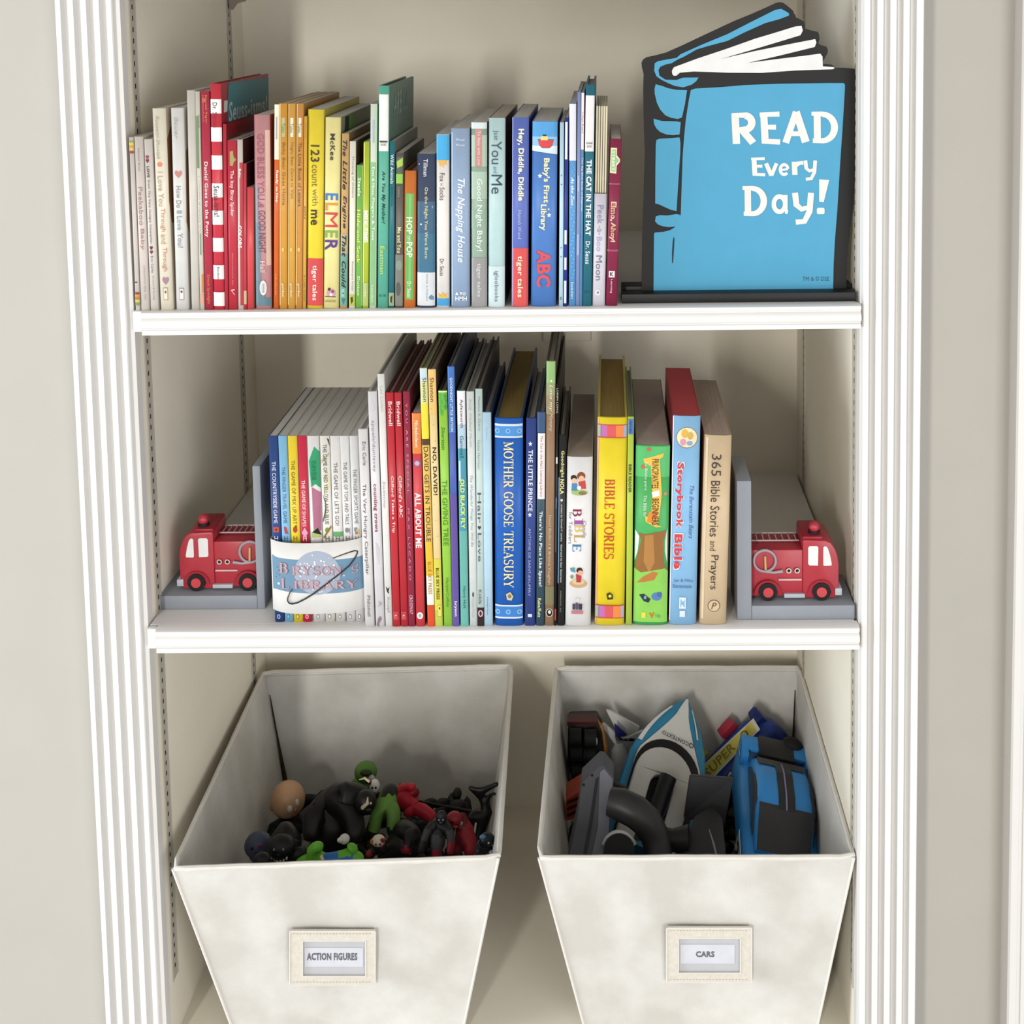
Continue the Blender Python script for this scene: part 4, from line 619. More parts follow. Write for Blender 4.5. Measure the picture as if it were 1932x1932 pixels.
# ---- paper band with a name printed on it, wrapped round the game books
pl, pr_ = at(510, 1085, -.004), at(688, 1085, -.004); zt = at(600, 1019, -.004).z; zb = at(600, 1152, -.004).z
t = thing('paper_band', 'white and grey-blue paper band with a planet, wrapped round the small game books', 'paper band', ((pl.x + pr_.x) / 2, 0, zb))
cx = (pl.x + pr_.x) / 2; hw = (pr_.x - pl.x) / 2; hh = zt - zb
def byf(x): return .0028 - .0088 * (1 - abs(x / hw) ** 5)
xs = [-hw + 2 * hw * i / 40 for i in range(41)]
path = [(-hw, .16), (-hw, .06)] + [(x, byf(x)) for x in xs] + [(hw, .06), (hw, .16)]
def dip(x): return -.0035 * (1 - ((x + .2 * hw) / hw) ** 2) * .8
def bstrip(bm, v0, v1, e, mi=0):
    ring = [bm.verts.new((x, y - e * (1 if abs(x) < hw else 0) - (0), hh * v0 + dip(x))) for x, y in path]; r2 = [bm.verts.new((x, y - e * (1 if abs(x) < hw else 0), hh * v1 + dip(x))) for x, y in path]
    for i in range(len(path) - 1): f = bm.faces.new((ring[i], ring[i + 1], r2[i + 1], r2[i])); f.material_index = mi; f.smooth = True
bm = bmesh.new(); bstrip(bm, 0, 1, 0); ob = obj('band', bm, mat('EFEDE9', .7), t); md = ob.modifiers.new('thick', 'SOLIDIFY'); md.thickness = .0004; md.offset = 0
bm = bmesh.new(); MM = Mats(rough=.7)
sx = lambda px: (at(px, 1085, -.006).x - cx)
bp = lambda px, py, e: Vector((sx(px), byf(sx(px)) - e, at(px, py, -.005).z - zb))
bpoly = lambda pts, e, mi: cpoly(bm, [(sx(x), at(x, y, -.005).z - zb) for x, y in pts], byf, e, mi, hw, 40)
q = [(511, 1050)] + [(520 + 8 * i, 1053 + min(2, i * .4) - max(0, (i - 14) * .5)) for i in range(21)] + [(686, 1050)]
q2 = [(686, 1112)] + [(680 - 8 * i, 1114 + 5 * math.sin(math.pi * i / 20)) for i in range(21)] + [(511, 1115)]
bpoly(q + q2, .0004, MM('6F93AE'))
bpoly([(599 + 43.5 * math.cos(a), 1080 + 41 * math.sin(a)) for a in [i * math.pi / 18 for i in range(36)]], .0006, MM('A9B3C4'))
rr = random.Random(3)
for k in range(46):
    a, r = rr.random() * 6.283, 38 * math.sqrt(rr.random()); s = .8 + rr.random() * 1.3; mi = MM('F4F4F6')
    poly(bm, [bp(599 + r * math.cos(a) + s * math.cos(j), 1080 + r * .95 * math.sin(a) + s * math.sin(j), .0008) for j in [i * math.pi / 4 for i in range(8)]], mi)
for x, y, s in ((524, 1102, 2.4), (649, 1085, 1.4), (673, 1068, 1)):
    poly(bm, [bp(x + s * math.cos(j), y + s * math.sin(j), .0008) for j in [i * math.pi / 4 for i in range(8)]], MM('F4F4F6' if s > 1 else '3A4650'))
for x, y in ((522, 1072), (525, 1077), (521, 1084), (526, 1086), (519, 1090)):
    poly(bm, [bp(x + .9 * math.cos(j), y + .9 * math.sin(j), .0008) for j in [i * math.pi / 4 for i in range(8)]], MM('3F5C70'))
obj('planet_print', bm, MM.l, t)
bm = bmesh.new(); MM = Mats(rough=.7)
for s, x0, x1, y0, y1 in (('B', 528, 544, 1062, 1082), ("RYSON", 552, 646, 1067, 1084), ('S', 664, 676, 1068, 1082), ("'", 673, 676, 1066, 1071), ('L', 530, 545, 1091, 1111), ('IBRARY', 554, 675, 1094, 1110)):
    for e, dx, dy, hx in ((.0010, 0, 0, '5A4450'), (.0012, -.7, -.5, 'C9A0A8')):
        add_text(bm, s, 'S', lambda a, b: bp(x0 + (x1 - x0) * a + dx, y1 + (y0 - y1) * b + dy, e), MM(hx))
obj('lettering', bm, MM.l, t)
ring = [(630, 1051.5), (645, 1046), (660, 1041.5), (670, 1039.5), (675, 1041.5), (674, 1046), (669, 1055), (660, 1066), (645, 1078), (625, 1093), (605, 1108), (590, 1119), (575, 1128), (560, 1135.5), (550, 1138), (544, 1137), (541, 1133), (541.5, 1127), (546, 1117), (551, 1110)]
bm = bmesh.new(); tube(bm, [bp(x, y, .0013) for x, y in ring], [.0005 + .0004 * math.sin(math.pi * i / 19) for i in range(20)], 6); obj('planet_ring', bm, mat('2A2A2E', .6), t)
# ------------------------------------------------------------------ book-shaped wooden sign
YS = 0.020
def sg(cx, cy, y=YS): return at(1180 + cx / 3.116, cy / 3.116, y)
o0 = sg(700, 1712); o0.z = S1 + .010
t = thing('reading_sign', 'large black and sky-blue open-book shaped sign reading READ Every Day!', 'sign', (o0.x, YS, S1))
L = lambda pts, y=YS: [sg(a, b, y) - Vector((o0.x, YS, S1)) for a, b in pts]
out = [(95, 1716), (100, 1400), (107, 1200), (115, 900), (108, 700), (105, 520), (108, 440), (98, 400), (95, 370), (104, 352), (125, 338), (180, 326), (240, 310), (320, 275), (500, 190), (640, 125), (750, 80), (840, 40), (890, 17), (905, 13), (922, 14), (945, 28), (985, 62), (992, 80), (1000, 90), (1003, 102), (1030, 115), (1052, 128), (1055, 145), (1056, 168), (1090, 178), (1132, 188), (1139, 205), (1141, 228), (1134, 255), (1150, 265), (1182, 275), (1191, 295), (1188, 312), (1168, 350), (1160, 372), (1175, 378), (1212, 380), (1225, 388), (1232, 400), (1290, 400), (1340, 404), (1364, 410), (1370, 425), (1370, 480), (1362, 700), (1352, 950), (1340, 1200), (1318, 1380), (1308, 1450), (1300, 1600), (1300, 1716)]
bm = bmesh.new(); prism(bm, L(out), (0, .0065, 0)); obj('board', bm, mat('1C1B1B', .6, .05, 50), t)
BL_ = mat('50A6CC', .55, .02, 40, name='sign_blue_paint')
bm = bmesh.new()
for pts in ([(384, 530), (410, 520), (560, 512), (700, 500), (900, 492), (1200, 488), (1282, 488), (1290, 498), (1289, 530), (1275, 760), (1262, 950), (1245, 1230), (1230, 1420), (1223, 1560), (1220, 1712), (165, 1712), (166, 1540), (168, 1375), (172, 1366), (225, 1362), (262, 1352), (288, 1337), (292, 1300), (325, 1262), (330, 1100), (336, 920), (345, 800), (355, 700), (372, 590)],
            [(178, 495), (215, 505), (250, 518), (300, 528), (362, 530), (350, 610), (332, 690), (308, 699), (268, 692), (235, 678), (205, 645), (185, 605), (172, 550), (171, 520)], [(165, 697), (185, 703), (215, 711), (300, 713), (325, 718), (318, 790), (280, 794), (240, 790), (205, 776), (182, 755), (168, 728)],
            [(182, 822), (200, 815), (260, 812), (318, 807), (323, 840), (322, 900), (310, 1080), (300, 1240), (265, 1232), (230, 1216), (195, 1200), (175, 1195), (176, 1000), (178, 850)], [(178, 1272), (200, 1264), (245, 1266), (300, 1258), (322, 1262), (300, 1300), (286, 1332), (250, 1334), (215, 1328), (190, 1318), (174, 1300)],
            [(172, 372), (190, 360), (240, 350), (300, 340), (325, 318), (450, 262), (600, 200), (720, 138), (820, 88), (880, 58), (915, 52), (945, 68), (962, 80), (960, 92), (900, 114), (820, 136), (700, 190), (600, 240), (480, 272), (420, 290), (340, 335), (310, 348), (270, 372), (238, 378), (205, 392), (194, 412), (200, 445), (235, 468), (300, 470), (340, 456), (430, 455), (415, 478), (390, 497), (340, 513), (290, 505), (250, 488), (210, 468), (182, 448), (169, 415)]):
    a = L(pts, YS); prism(bm, [p + Vector((0, -.0002, 0)) for p in a], (0, -.0007, 0))
obj('cover_panel', bm, BL_, t)
bm = bmesh.new(); prism(bm, [p + Vector((0, -.0002, 0)) for p in L([(273, 415), (285, 395), (420, 345), (600, 285), (760, 228), (900, 186), (1000, 155), (1035, 152), (1042, 180), (1028, 207), (900, 246), (760, 288), (560, 347), (760, 300), (1000, 252), (1115, 230), (1122, 250), (1112, 276), (900, 328), (715, 370), (900, 346), (1050, 328), (1145, 315), (1158, 333), (1160, 390), (1222, 394), (1229, 402), (1215, 407), (1000, 414), (800, 428), (600, 427), (500, 423), (400, 420), (320, 427), (300, 444), (284, 445), (275, 435)])], (0, -.0007, 0)); obj('page_panel', bm, mat('EDECEA', .55), t)
bm = bmesh.new(); prism(bm, [p + Vector((0, -.001, 0)) for p in L([(283, 1392), (288, 1400), (285, 1460), (279, 1545), (274, 1546), (274, 1480), (278, 1420)])], (0, -.0003, 0)); obj('crease_mark', bm, mat('1C1B1B', .6, .05, 50), t)
bm = bmesh.new(); MM = Mats(rough=.55)
# letters traced as separate boxes: (char, x0, x1, y_top, y_bottom)
for ch, x0, x1, y0, y1 in (('R', 622, 768, 660, 852), ('E', 788, 910, 655, 850), ('A', 922, 1082, 650, 845), ('D', 1092, 1249, 655, 842), ('E', 738, 822, 923, 1036), ('v', 814, 898, 955, 1036), ('e', 900, 964, 958, 1034), ('r', 976, 1046, 945, 1028), ('y', 1046, 1126, 941, 1062), ('D', 687, 832, 1092, 1270), ('a', 858, 957, 1140, 1258), ('y', 978, 1108, 1130, 1320), ('!', 1124, 1197, 1053, 1258)):
    add_text(bm, ch, 'R', lambda a, b: sg(x0 + (x1 - x0) * a, y1 + (y0 - y1) * b, YS) - Vector((o0.x, YS, S1)) + Vector((0, -.0012, 0)), MM('EFEDE8'))
add_text(bm, 'TM & © DSE', '', lambda a, b: sg(1040 + 157 * a, 1650 - 26 * b, YS) - Vector((o0.x, YS, S1)) + Vector((0, -.0012, 0)), MM('2F5A70'))
obj('lettering', bm, MM.l, t)
bl, br = at(1166, 568, -.004), at(1624, 567, -.004)
bm = bmesh.new(); x0, x1 = bl.x + .004 - o0.x, W - .003 - o0.x
for y0, y1, h in ((-.018, -.0003, .0105), (.0068, .03, .0135), (-.0003, .0068, .006)): box(bm, x0, x1, y0, y1, .0003, h, .0006)
obj('stand', bm, mat('1F1F20', .5, .05, 60), t, True)

# ------------------------------------------------------------------ fire-truck bookends
GREY = mat('989DA6', .55, .03, 30, name='bookend_grey'); RED = mat('B8303E', .38, .06, 60, 0.0, .5, name='toy_red'); DRED = mat('A32634', .4, .05, 60)
TYRE = mat('1B1A1B', .7); SILV = mat('AEA5AC', .45); WIN = mat('F0F0EE', .4); HUB = mat('D24A50', .4); YEL = mat('E2B87A', .5); GR = mat('BFC3CB', .5)
def bookend(label, x_out, x_in, Y, sgn, n0):
    """sgn=+1: plate on the right (truck looks left)"""
    t = thing('fire_truck_bookend', label, 'bookend', (x_out, Y, 0), group='fire truck bookends'); Wd = abs(x_in - x_out); dp = .076
    X = lambda x: sgn * x                       # x grows from the outer end towards the plate
    def B(bm, x0, x1, *a, **k): box(bm, min(X(x0), X(x1)), max(X(x0), X(x1)), *a, **k)
    tp = .0092 if sgn > 0 else .0165
    bm = bmesh.new(); B(bm, 0, Wd - tp, 0, dp, .0003, .0165, bev=.0008); obj('base', bm, GREY, t, True)
    bm = bmesh.new(); B(bm, Wd - tp + .0001, Wd, 0, dp, .0003, .172 if sgn > 0 else .1625, bev=.001); obj('back_plate', bm, GREY, t, True)
    # the truck: 0 at its nose
    z0 = .0185; y0 = .014; dy = .05; Lt = Wd - tp - n0 - .0004
    P = lambda x, y, z: Vector((X(n0 + x), y0 + y, z0 + z))
    sc = 1.0
    cab = [(0, .010), (0, .040), (.0015, .050), (.0045, .058), (.009, .0645), (.0155, .0675), (.040, .0685), (.041, .067), (.041, 0), (.003, 0)]
    bm = bmesh.new(); prism(bm, [P(x, 0, z) for x, z in cab], (0, dy, 0)); bmesh.ops.bevel(bm, geom=[e for e in bm.edges if len(e.link_faces) == 2 and e.calc_face_angle(0) > .9], offset=.0016, segments=2, affect='EDGES', profile=.5)
    body = obj('truck_body', bm, RED, t, True)
    bm = bmesh.new(); rear = [(.0405, .001), (.0405, .0565), (Lt, .0565), (Lt, .001)]
    prism(bm, [P(x, .0015, z) for x, z in rear], (0, dy - .003, 0)); bmesh.ops.bevel(bm, geom=[e for e in bm.edges if len(e.link_faces) == 2 and e.calc_face_angle(0) > .9], offset=.0022, segments=2, affect='EDGES', profile=.5); obj('tank', bm, RED, body, True)
    for wx in (.020, .081):
        bm = bmesh.new(); pts = [(wx + .0155 * math.cos(a), .006 + .0155 * math.sin(a)) for a in [math.pi * i / 14 for i in range(15)]]
        inn = [(wx + .0112 * math.cos(a), .006 + .0112 * math.sin(a)) for a in [math.pi * (1 - i / 14) for i in range(15)]]
        prism(bm, [P(x, -.0016, max(z, .003)) for x, z in pts + inn], (0, .004, 0)); obj('wheel_arch', bm, DRED, body, True)
    for wx in (.020, .081):
        for yy, dr in ((-.0030, 1), (dy - .005, 1)):
            bm = bmesh.new(); cyl(bm, P(wx, yy, .0085), P(wx, yy + .008, .0085), .0104, seg=28); obj('tyre', bm, TYRE, body, True)
            bm = bmesh.new(); yh = yy - .0012 if yy < 0 else yy + .008
            cyl(bm, P(wx, yh, .0085), P(wx, yh + .0016, .0085), .0058, seg=20); obj('hub', bm, HUB, body, True)
    bm = bmesh.new(); prism(bm, [P(x, -.0006, z) for x, z in ((.0085, .0385), (.0170, .0382), (.0178, .0395), (.0178, .0595), (.0165, .0612), (.0145, .0610), (.0125, .0585), (.0100, .050), (.0083, .041))], (0, .001, 0))
    obj('window', bm, WIN, body)
    bm = bmesh.new(); prism(bm, [P(x, -.0006, z) for x, z in ((.0240, .0385), (.0335, .0388), (.0350, .0405), (.0350, .0595), (.0335, .0615), (.0252, .0615), (.0235, .0600), (.0238, .0400))], (0, .001, 0)); obj('window', bm, WIN, body)
    bm = bmesh.new(); B(bm, n0 - .0035, n0 + .0045, y0 - .0018, y0 + dy + .0018, z0 + .0035, z0 + .0118, bev=.001); obj('bumper', bm, GR, body, True)
    bm = bmesh.new(); B(bm, n0 + .039, n0 + .0625, y0 - .0022, y0 + .004, z0 + .001, z0 + .0056, bev=.0005); obj('step', bm, GR, body, True)
    bm = bmesh.new(); B(bm, n0 + .0425, n0 + .0685, y0 - .0008, y0 + .002, z0 + .0212, z0 + .0226); obj('stripe', bm, mat('E6C9C6', .5), body)
    for gx in (.0475, .0570):
        bm = bmesh.new(); tube(bm, [P(gx + .0025 * math.cos(a), -.0004, .0325 + .0025 * math.sin(a)) for a in [i * math.pi / 10 for i in range(20)]], .0007, 6, closed=True); obj('gauge_ring', bm, mat('E6D9D2', .5), body)
        bm = bmesh.new(); cyl(bm, P(gx, -.0002, .0325), P(gx, .003, .0325), .0018, seg=14); obj('gauge', bm, TYRE, body)
    hx, hz, hr = .0845, .0445, .0125
    bm = bmesh.new(); tube(bm, [P(hx + hr * math.cos(a), -.0004, hz + hr * math.sin(a)) for a in [i * math.pi / 16 for i in range(32)]], .0015, 8, closed=True); tube(bm, [P(hx, -.0006, hz - hr), P(hx - .01, -.0008, hz - hr - .0012), P(hx - .0205, -.0008, hz - hr + .0004)], [.0015, .0015, .0019], 8); obj('hose', bm, SILV, body, True)
    bm = bmesh.new(); cyl(bm, P(hx - .001, -.0003, hz - hr + .002), P(hx - .0003, -.0003, hz + .0055), .0013); obj('nozzle', bm, YEL, body, True)
    bm = bmesh.new(); zl_ = .0592
    for yy in (.020, .040): tube(bm, [P(.0425, yy, zl_), P(Lt - .0005, yy, zl_)], .0009, 6)
    k = 8
    for i in range(k): x = .0455 + (Lt - .048) * i / (k - 1); tube(bm, [P(x, .020, zl_), P(x, .040, zl_)], .0008, 6)
    obj('ladder', bm, mat('D6B9BA', .5), body, True)
    bm = bmesh.new(); B(bm, n0 + .018, n0 + .0405, y0 + .003, y0 + dy - .002, z0 + .067, z0 + .0712, bev=.001); obj('roof_block', bm, DRED, body, True)
    bm = bmesh.new(); cyl(bm, P(.026, .014, .071), P(.026, .014, .0745), .0068, .0064, 20); obj('lamp_base', bm, TYRE, body, True)
    bm = bmesh.new(); sphere(bm, P(.026, .014, .0785), .0066); obj('lamp', bm, RED, body, True)
pa, pb = at(298, 1150, .0345), at(508, 1150, .0345)
bookend('grey bookend with a red toy fire engine at the left end of the middle shelf', pa.x + .001, pb.x - .0045, .034, 1, .0215)
pb2 = at(1391, 1169, .0025)
bookend('grey bookend with a red toy fire engine at the right end of the middle shelf', W - .0028, pb2.x, .0025, -1, .0155)

# ------------------------------------------------------------------ canvas storage bins
def canvas(name):
    m = mat('DED8CC', .85, .0, 12, spec=.1, name=name).copy(); m.name = name; nt = m.node_tree; bs = nt.nodes['Principled BSDF']
    tc = [n for n in nt.nodes if n.type == 'TEX_COORD'][0]
    n1 = [n for n in nt.nodes if n.type == 'TEX_NOISE'][0]; n1.inputs['Scale'].default_value = 14; n1.inputs['Detail'].default_value = 6
    r = [n for n in nt.nodes if n.type == 'VALTORGB'][0]; r.color_ramp.elements[0].position = .38; r.color_ramp.elements[1].position = .68
    r.color_ramp.elements[0].color = rgb('D8D4CC', .74) + (1,); r.color_ramp.elements[1].color = rgb('E8E6E1', .77) + (1,)
    w1 = nt.nodes.new('ShaderNodeTexWave'); w1.inputs['Scale'].default_value = 260; w1.inputs['Distortion'].default_value = 2.5; w1.bands_direction = 'X'
    w2 = nt.nodes.new('ShaderNodeTexWave'); w2.inputs['Scale'].default_value = 260; w2.inputs['Distortion'].default_value = 2.5; w2.bands_direction = 'Z'
    ad = nt.nodes.new('ShaderNodeMath'); ad.operation = 'ADD'; bp = nt.nodes.new('ShaderNodeBump'); bp.inputs['Strength'].default_value = .25; bp.inputs['Distance'].default_value = .0006
    for x in (w1, w2): nt.links.new(tc.outputs['Object'], x.inputs['Vector'])
    nt.links.new(w1.outputs['Fac'], ad.inputs[0]); nt.links.new(w2.outputs['Fac'], ad.inputs[1]); nt.links.new(ad.outputs[0], bp.inputs['Height']); nt.links.new(bp.outputs['Normal'], bs.inputs['Normal'])
    return m
CANV = canvas('canvas_fabric'); PIPE = mat('ECE8E0', .8, .03, 80, spec=.1, name='canvas_piping')
def bin_(label, T, B, card, word, slit):
    """T: rim corners (front-left, front-right, back-right, back-left); B: floor corners in the same order"""
    T = [Vector(p) for p in T]; B = [Vector(p) for p in B]; o = sum(B, Vector()) / 4
    t = thing('storage_bin', label, 'storage bin', o, group='canvas bins on the cabinet floor'); T0, B0 = T, B; T = [p - o for p in T]; B = [p - o for p in B]
    bm = bmesh.new(); th = .0035; nu, nv = 22, 14
    ct = sum(T, Vector()) / 4; cb = sum(B, Vector()) / 4
    def shell(ins, mi, wob):
        Ti = [p + Vector(((ct.x - p.x) / abs(ct.x - p.x) * ins, (ct.y - p.y) / abs(ct.y - p.y) * ins, 0)) for p in T]; Bi = [p + Vector(((cb.x - p.x) / abs(cb.x - p.x) * ins, (cb.y - p.y) / abs(cb.y - p.y) * ins, ins)) for p in B]
        grid = []
        for j in range(nv + 1):
            row = []; v = j / nv
            C4 = [Bi[k].lerp(Ti[k], v) for k in range(4)]; cc = sum(C4, Vector()) / 4
            for k in range(4):
                for i in range(nu):
                    u = i / nu; p = C4[k].lerp(C4[(k + 1) % 4], u); e = math.sin(math.pi * u) * math.sin(math.pi * min(1, v * 1.0)) * wob
                    nrm = (C4[(k + 1) % 4] - C4[k]).cross(Vector((0, 0, 1))).normalized()
                    p = p + nrm * (noise.noise(p * 14 + Vector((3, 1, 7))) * e); row.append(bm.verts.new(p))
            grid.append(row)
        n = 4 * nu
        for j in range(nv):
            for i in range(n):
                f = bm.faces.new((grid[j][i], grid[j][(i + 1) % n], grid[j + 1][(i + 1) % n], grid[j + 1][i])); f.material_index = mi; f.smooth = True
        bm.faces.new([grid[0][k * nu] for k in range(4)][::-1]) if False else None
        fl = [bm.verts.new(p) for p in Bi]; bm.faces.new(fl)
        return grid[-1]
    a = shell(0, 0, .006); c = shell(th, 0, .004); n = len(a)
    for i in range(n): bm.faces.new((a[i], a[(i + 1) % n], c[(i + 1) % n], c[i]))
    bmesh.ops.recalc_face_normals(bm, faces=bm.faces); obj('shell', bm, CANV, t, True)
    # piped rim and corner seams
    bm = bmesh.new(); rp = []
    for k in range(4):
        A, Bq = T[k], T[(k + 1) % 4]
        for i in range(24): p = A.lerp(Bq, (i + (.25 if i == 0 else 0)) / 24); rp.append(p + Vector((0, 0, .0010 * noise.noise(p * 30))))
    tube(bm, rp, .0032, 8, closed=True); obj('rim_piping', bm, PIPE, t, True)
    for k in range(4):
        bm = bmesh.new(); tube(bm, [T[k].lerp(B[k], v / 8) * 1.0 for v in range(9)], .0019, 6); obj('corner_seam', bm, PIPE, t, True)
    # folded hem band stitched inside the back wall
    bl, br = T[3], T[2]; bm = bmesh.new(); q = [bl + Vector((.006, -.0052, -.003)), br + Vector((-.006, -.0052, -.003)), br + Vector((-.0075, -.0062, -.030)), bl + Vector((.0075, -.0062, -.030))]
    prism(bm, q, (0, .0011, 0)); obj('hem', bm, CANV, t)
    # dark ribbons painting the shade in slits where the lining leaves the back corners
    for side, k, s in (('left', 3, 1), ('right', 2, -1)):
        if side not in slit: continue
        bm = bmesh.new(); pts = [T[k].lerp(B[k], v) + Vector((s * (.0062 + .004 * max(0, v - .25)), -.0062, 0)) for v in (.12, .22, .34, .46, .58, .7)]
        tube(bm, pts, [.0006, .0012, .0013, .0020, .0030, .0036], 6); obj('slit_shade', bm, mat('3A3222', .9), t, True)
    # label holder on the front face
    F0 = T0[0]; nf = (T0[1] - T0[0]).cross(B0[0] - T0[0]).normalized(); nf = -nf if nf.y > 0 else nf
    fp = lambda px, py, e=0: onplane(px, py, F0 + nf * e, nf) - o
    (x0, y0, x1, y1), (wx0, wy0, wx1, wy1), (sx0, sy0, sx1, sy1), (tx0, ty0, tx1, ty1) = card
    base = .0068
    bm = bmesh.new()
    for q in ([(x0, y0), (x1, y0), (wx1, wy0), (wx0, wy0)], [(wx1, wy0), (x1, y0), (x1, y1), (wx1, wy1)], [(wx0, wy1), (wx1, wy1), (x1, y1), (x0, y1)], [(x0, y0), (wx0, wy0), (wx0, wy1), (x0, y1)]):
        prism(bm, [fp(a_, b_, base) for a_, b_ in q], -nf * .003)
    lh = obj('label_holder', bm, mat('E4DDD0', .85, .06, 200, spec=.1), t)
    bm = bmesh.new()
    for q0, q1 in (((x0, y0), (x1, y0)), ((x1, y0), (x1, y1)), ((x1, y1), (x0, y1)), ((x0, y1), (x0, y0)), ((wx0, wy0), (wx1, wy0)), ((wx1, wy0), (wx1, wy1)), ((wx1, wy1), (wx0, wy1)), ((wx0, wy1), (wx0, wy0))): tube(bm, [fp(*q0, base), fp(*q1, base)], .0008, 6)
    obj('binding', bm, PIPE, lh, True)
    bm = bmesh.new()
    for yy, m_ in ((y0 + 5, 1), (y1 - 5, 1)):
        for i in range(24):
            a_ = x0 + 6 + (x1 - x0 - 12) * i / 24; tube(bm, [fp(a_, yy, base + .0002), fp(a_ + 3, yy, base + .0002)], .0004, 4)
    s_ = obj('stitches', bm, mat('CDBFA6', .9), lh); s_['kind'] = 'stuff'
    bm = bmesh.new(); poly(bm, [fp(wx0, wy0, base - .002), fp(wx1, wy0, base - .002), fp(wx1, wy1, base - .002), fp(wx0, wy1, base - .002)]); obj('sleeve', bm, mat('CBCBCF', .25, .02, 40, spec=.6), lh)
    bm = bmesh.new(); poly(bm, [fp(sx0, sy0, base - .0016), fp(sx1, sy0, base - .0016), fp(sx1, sy1, base - .0016), fp(sx0, sy1, base - .0016)]); obj('label_card', bm, mat('DFE0E8', .6), lh)
    bm = bmesh.new(); add_text(bm, word, 'x', lambda a_, b_: fp(tx0 + (tx1 - tx0) * a_, ty1 + (ty0 - ty1) * b_, base - .0012)); obj('lettering', bm, mat('6A6C74', .6), lh)
    return t
ZR = -.283; ZB = ZF + .0008
bin_('cream canvas bin labelled for action figures, on the cabinet floor at the left', [(.0215, -.017, ZR), (.3945, .000, ZR), (.3780, .408, ZR), (.0100, .394, ZR)], [(.080, .012, ZB), (.343, .025, ZB), (.345, .375, ZB), (.052, .365, ZB)],
     ((547, 1757, 708, 1858), (571, 1775, 690, 1842), (575, 1788, 685, 1824), (579, 1798, 674, 1812)), 'ACTION FiGURES', ('left',))
bin_('cream canvas bin labelled for cars, on the cabinet floor at the right', [(.4412, -.001, ZR), (.8040, -.001, ZR), (.8040, .400, ZR), (.4445, .402, ZR)], [(.493, .025, ZB), (.764, .025, ZB), (.792, .372, ZB), (.474, .372, ZB)],
     ((1258, 1751, 1418, 1853), (1280, 1770, 1397, 1836), (1284, 1782, 1386, 1818), (1313, 1795, 1348, 1806)), 'CARS', ('right', 'left_no'))
# ------------------------------------------------------------------ toy figures in the left bin
def heap(label, cx, cy, rx, ry, z0, amp, cols, seed):  # added filler; its near-black colours paint the shade between the toys
    """bumpy filler layer, coloured near-black for the shade in gaps between the toys"""
    r = random.Random(seed); bm = bmesh.new()
    for k in range(170):
        x, y = r.uniform(-1, 1), r.uniform(-1, 1); s = r.uniform(.012, .026)
        p = Vector((cx + x * rx, cy + y * ry, z0 + amp * (y * .5 + r.uniform(-.3, .15))))
        sphere(bm, p, (s, s * r.uniform(.3, .6), s * r.uniform(.3, .6)), mi=r.randrange(len(cols)), seg=8, rings=5, mw=Matrix.Rotation(r.uniform(0, 6), 4, Vector((r.random(), r.random(), r.random() + .1)).normalized()))
    o = obj('toy_pile', bm, [mat(c, .5) for c in cols]); o['kind'] = 'stuff'; tag(o, label, 'toys'); return o
heap('near-black filler shapes for the shaded gaps of the heap inside the left bin', .205, .20, .118, .125, -.455, .06, ['121212', '181616', '201A1A', '141820'], 4)

def skin(nodes, edges, cols, name, parent, sub=2):
    """one continuous body: nodes (world point, radius, colour index), grown with a skin modifier"""
    me = bpy.data.meshes.new(name); me.from_pydata([n[0] for n in nodes], edges, []); o = bpy.data.objects.new(name, me); COL.objects.link(o)
    o.modifiers.new('s', 'SKIN'); sd = o.modifiers.new('u', 'SUBSURF'); sd.levels = sub; sd.render_levels = sub
    for i, n in enumerate(nodes):
        v = me.skin_vertices[0].data[i]; v.radius = (n[1], n[1]); v.use_root = (i == 0)
    dg = bpy.context.evaluated_depsgraph_get(); dg.update(); m2 = bpy.data.meshes.new_from_object(o.evaluated_get(dg)); bpy.data.objects.remove(o)
    m2.materials.clear()
    for c in cols: m2.materials.append(mat(c, .42, .06, 120))
    pts = [(Vector(nodes[a][0]), Vector(nodes[b_][0]), nodes[b_][2]) for a, b_ in edges]
    for p in m2.polygons:
        best, bi = 1e9, 0
        for A, B, ci in pts:
            d = B - A; tt = max(0, min(1, (p.center - A).dot(d) / max(d.length_squared, 1e-9))); q = (p.center - (A + d * tt)).length
            if q < best - 1e-6: best, bi = q, ci
        p.material_index = bi
    inv = parent.matrix_world.inverted() if False else Matrix.Translation(-parent.location)
    m2.transform(inv); return obj(name, m2, [], parent, 2)
PXM = .00072
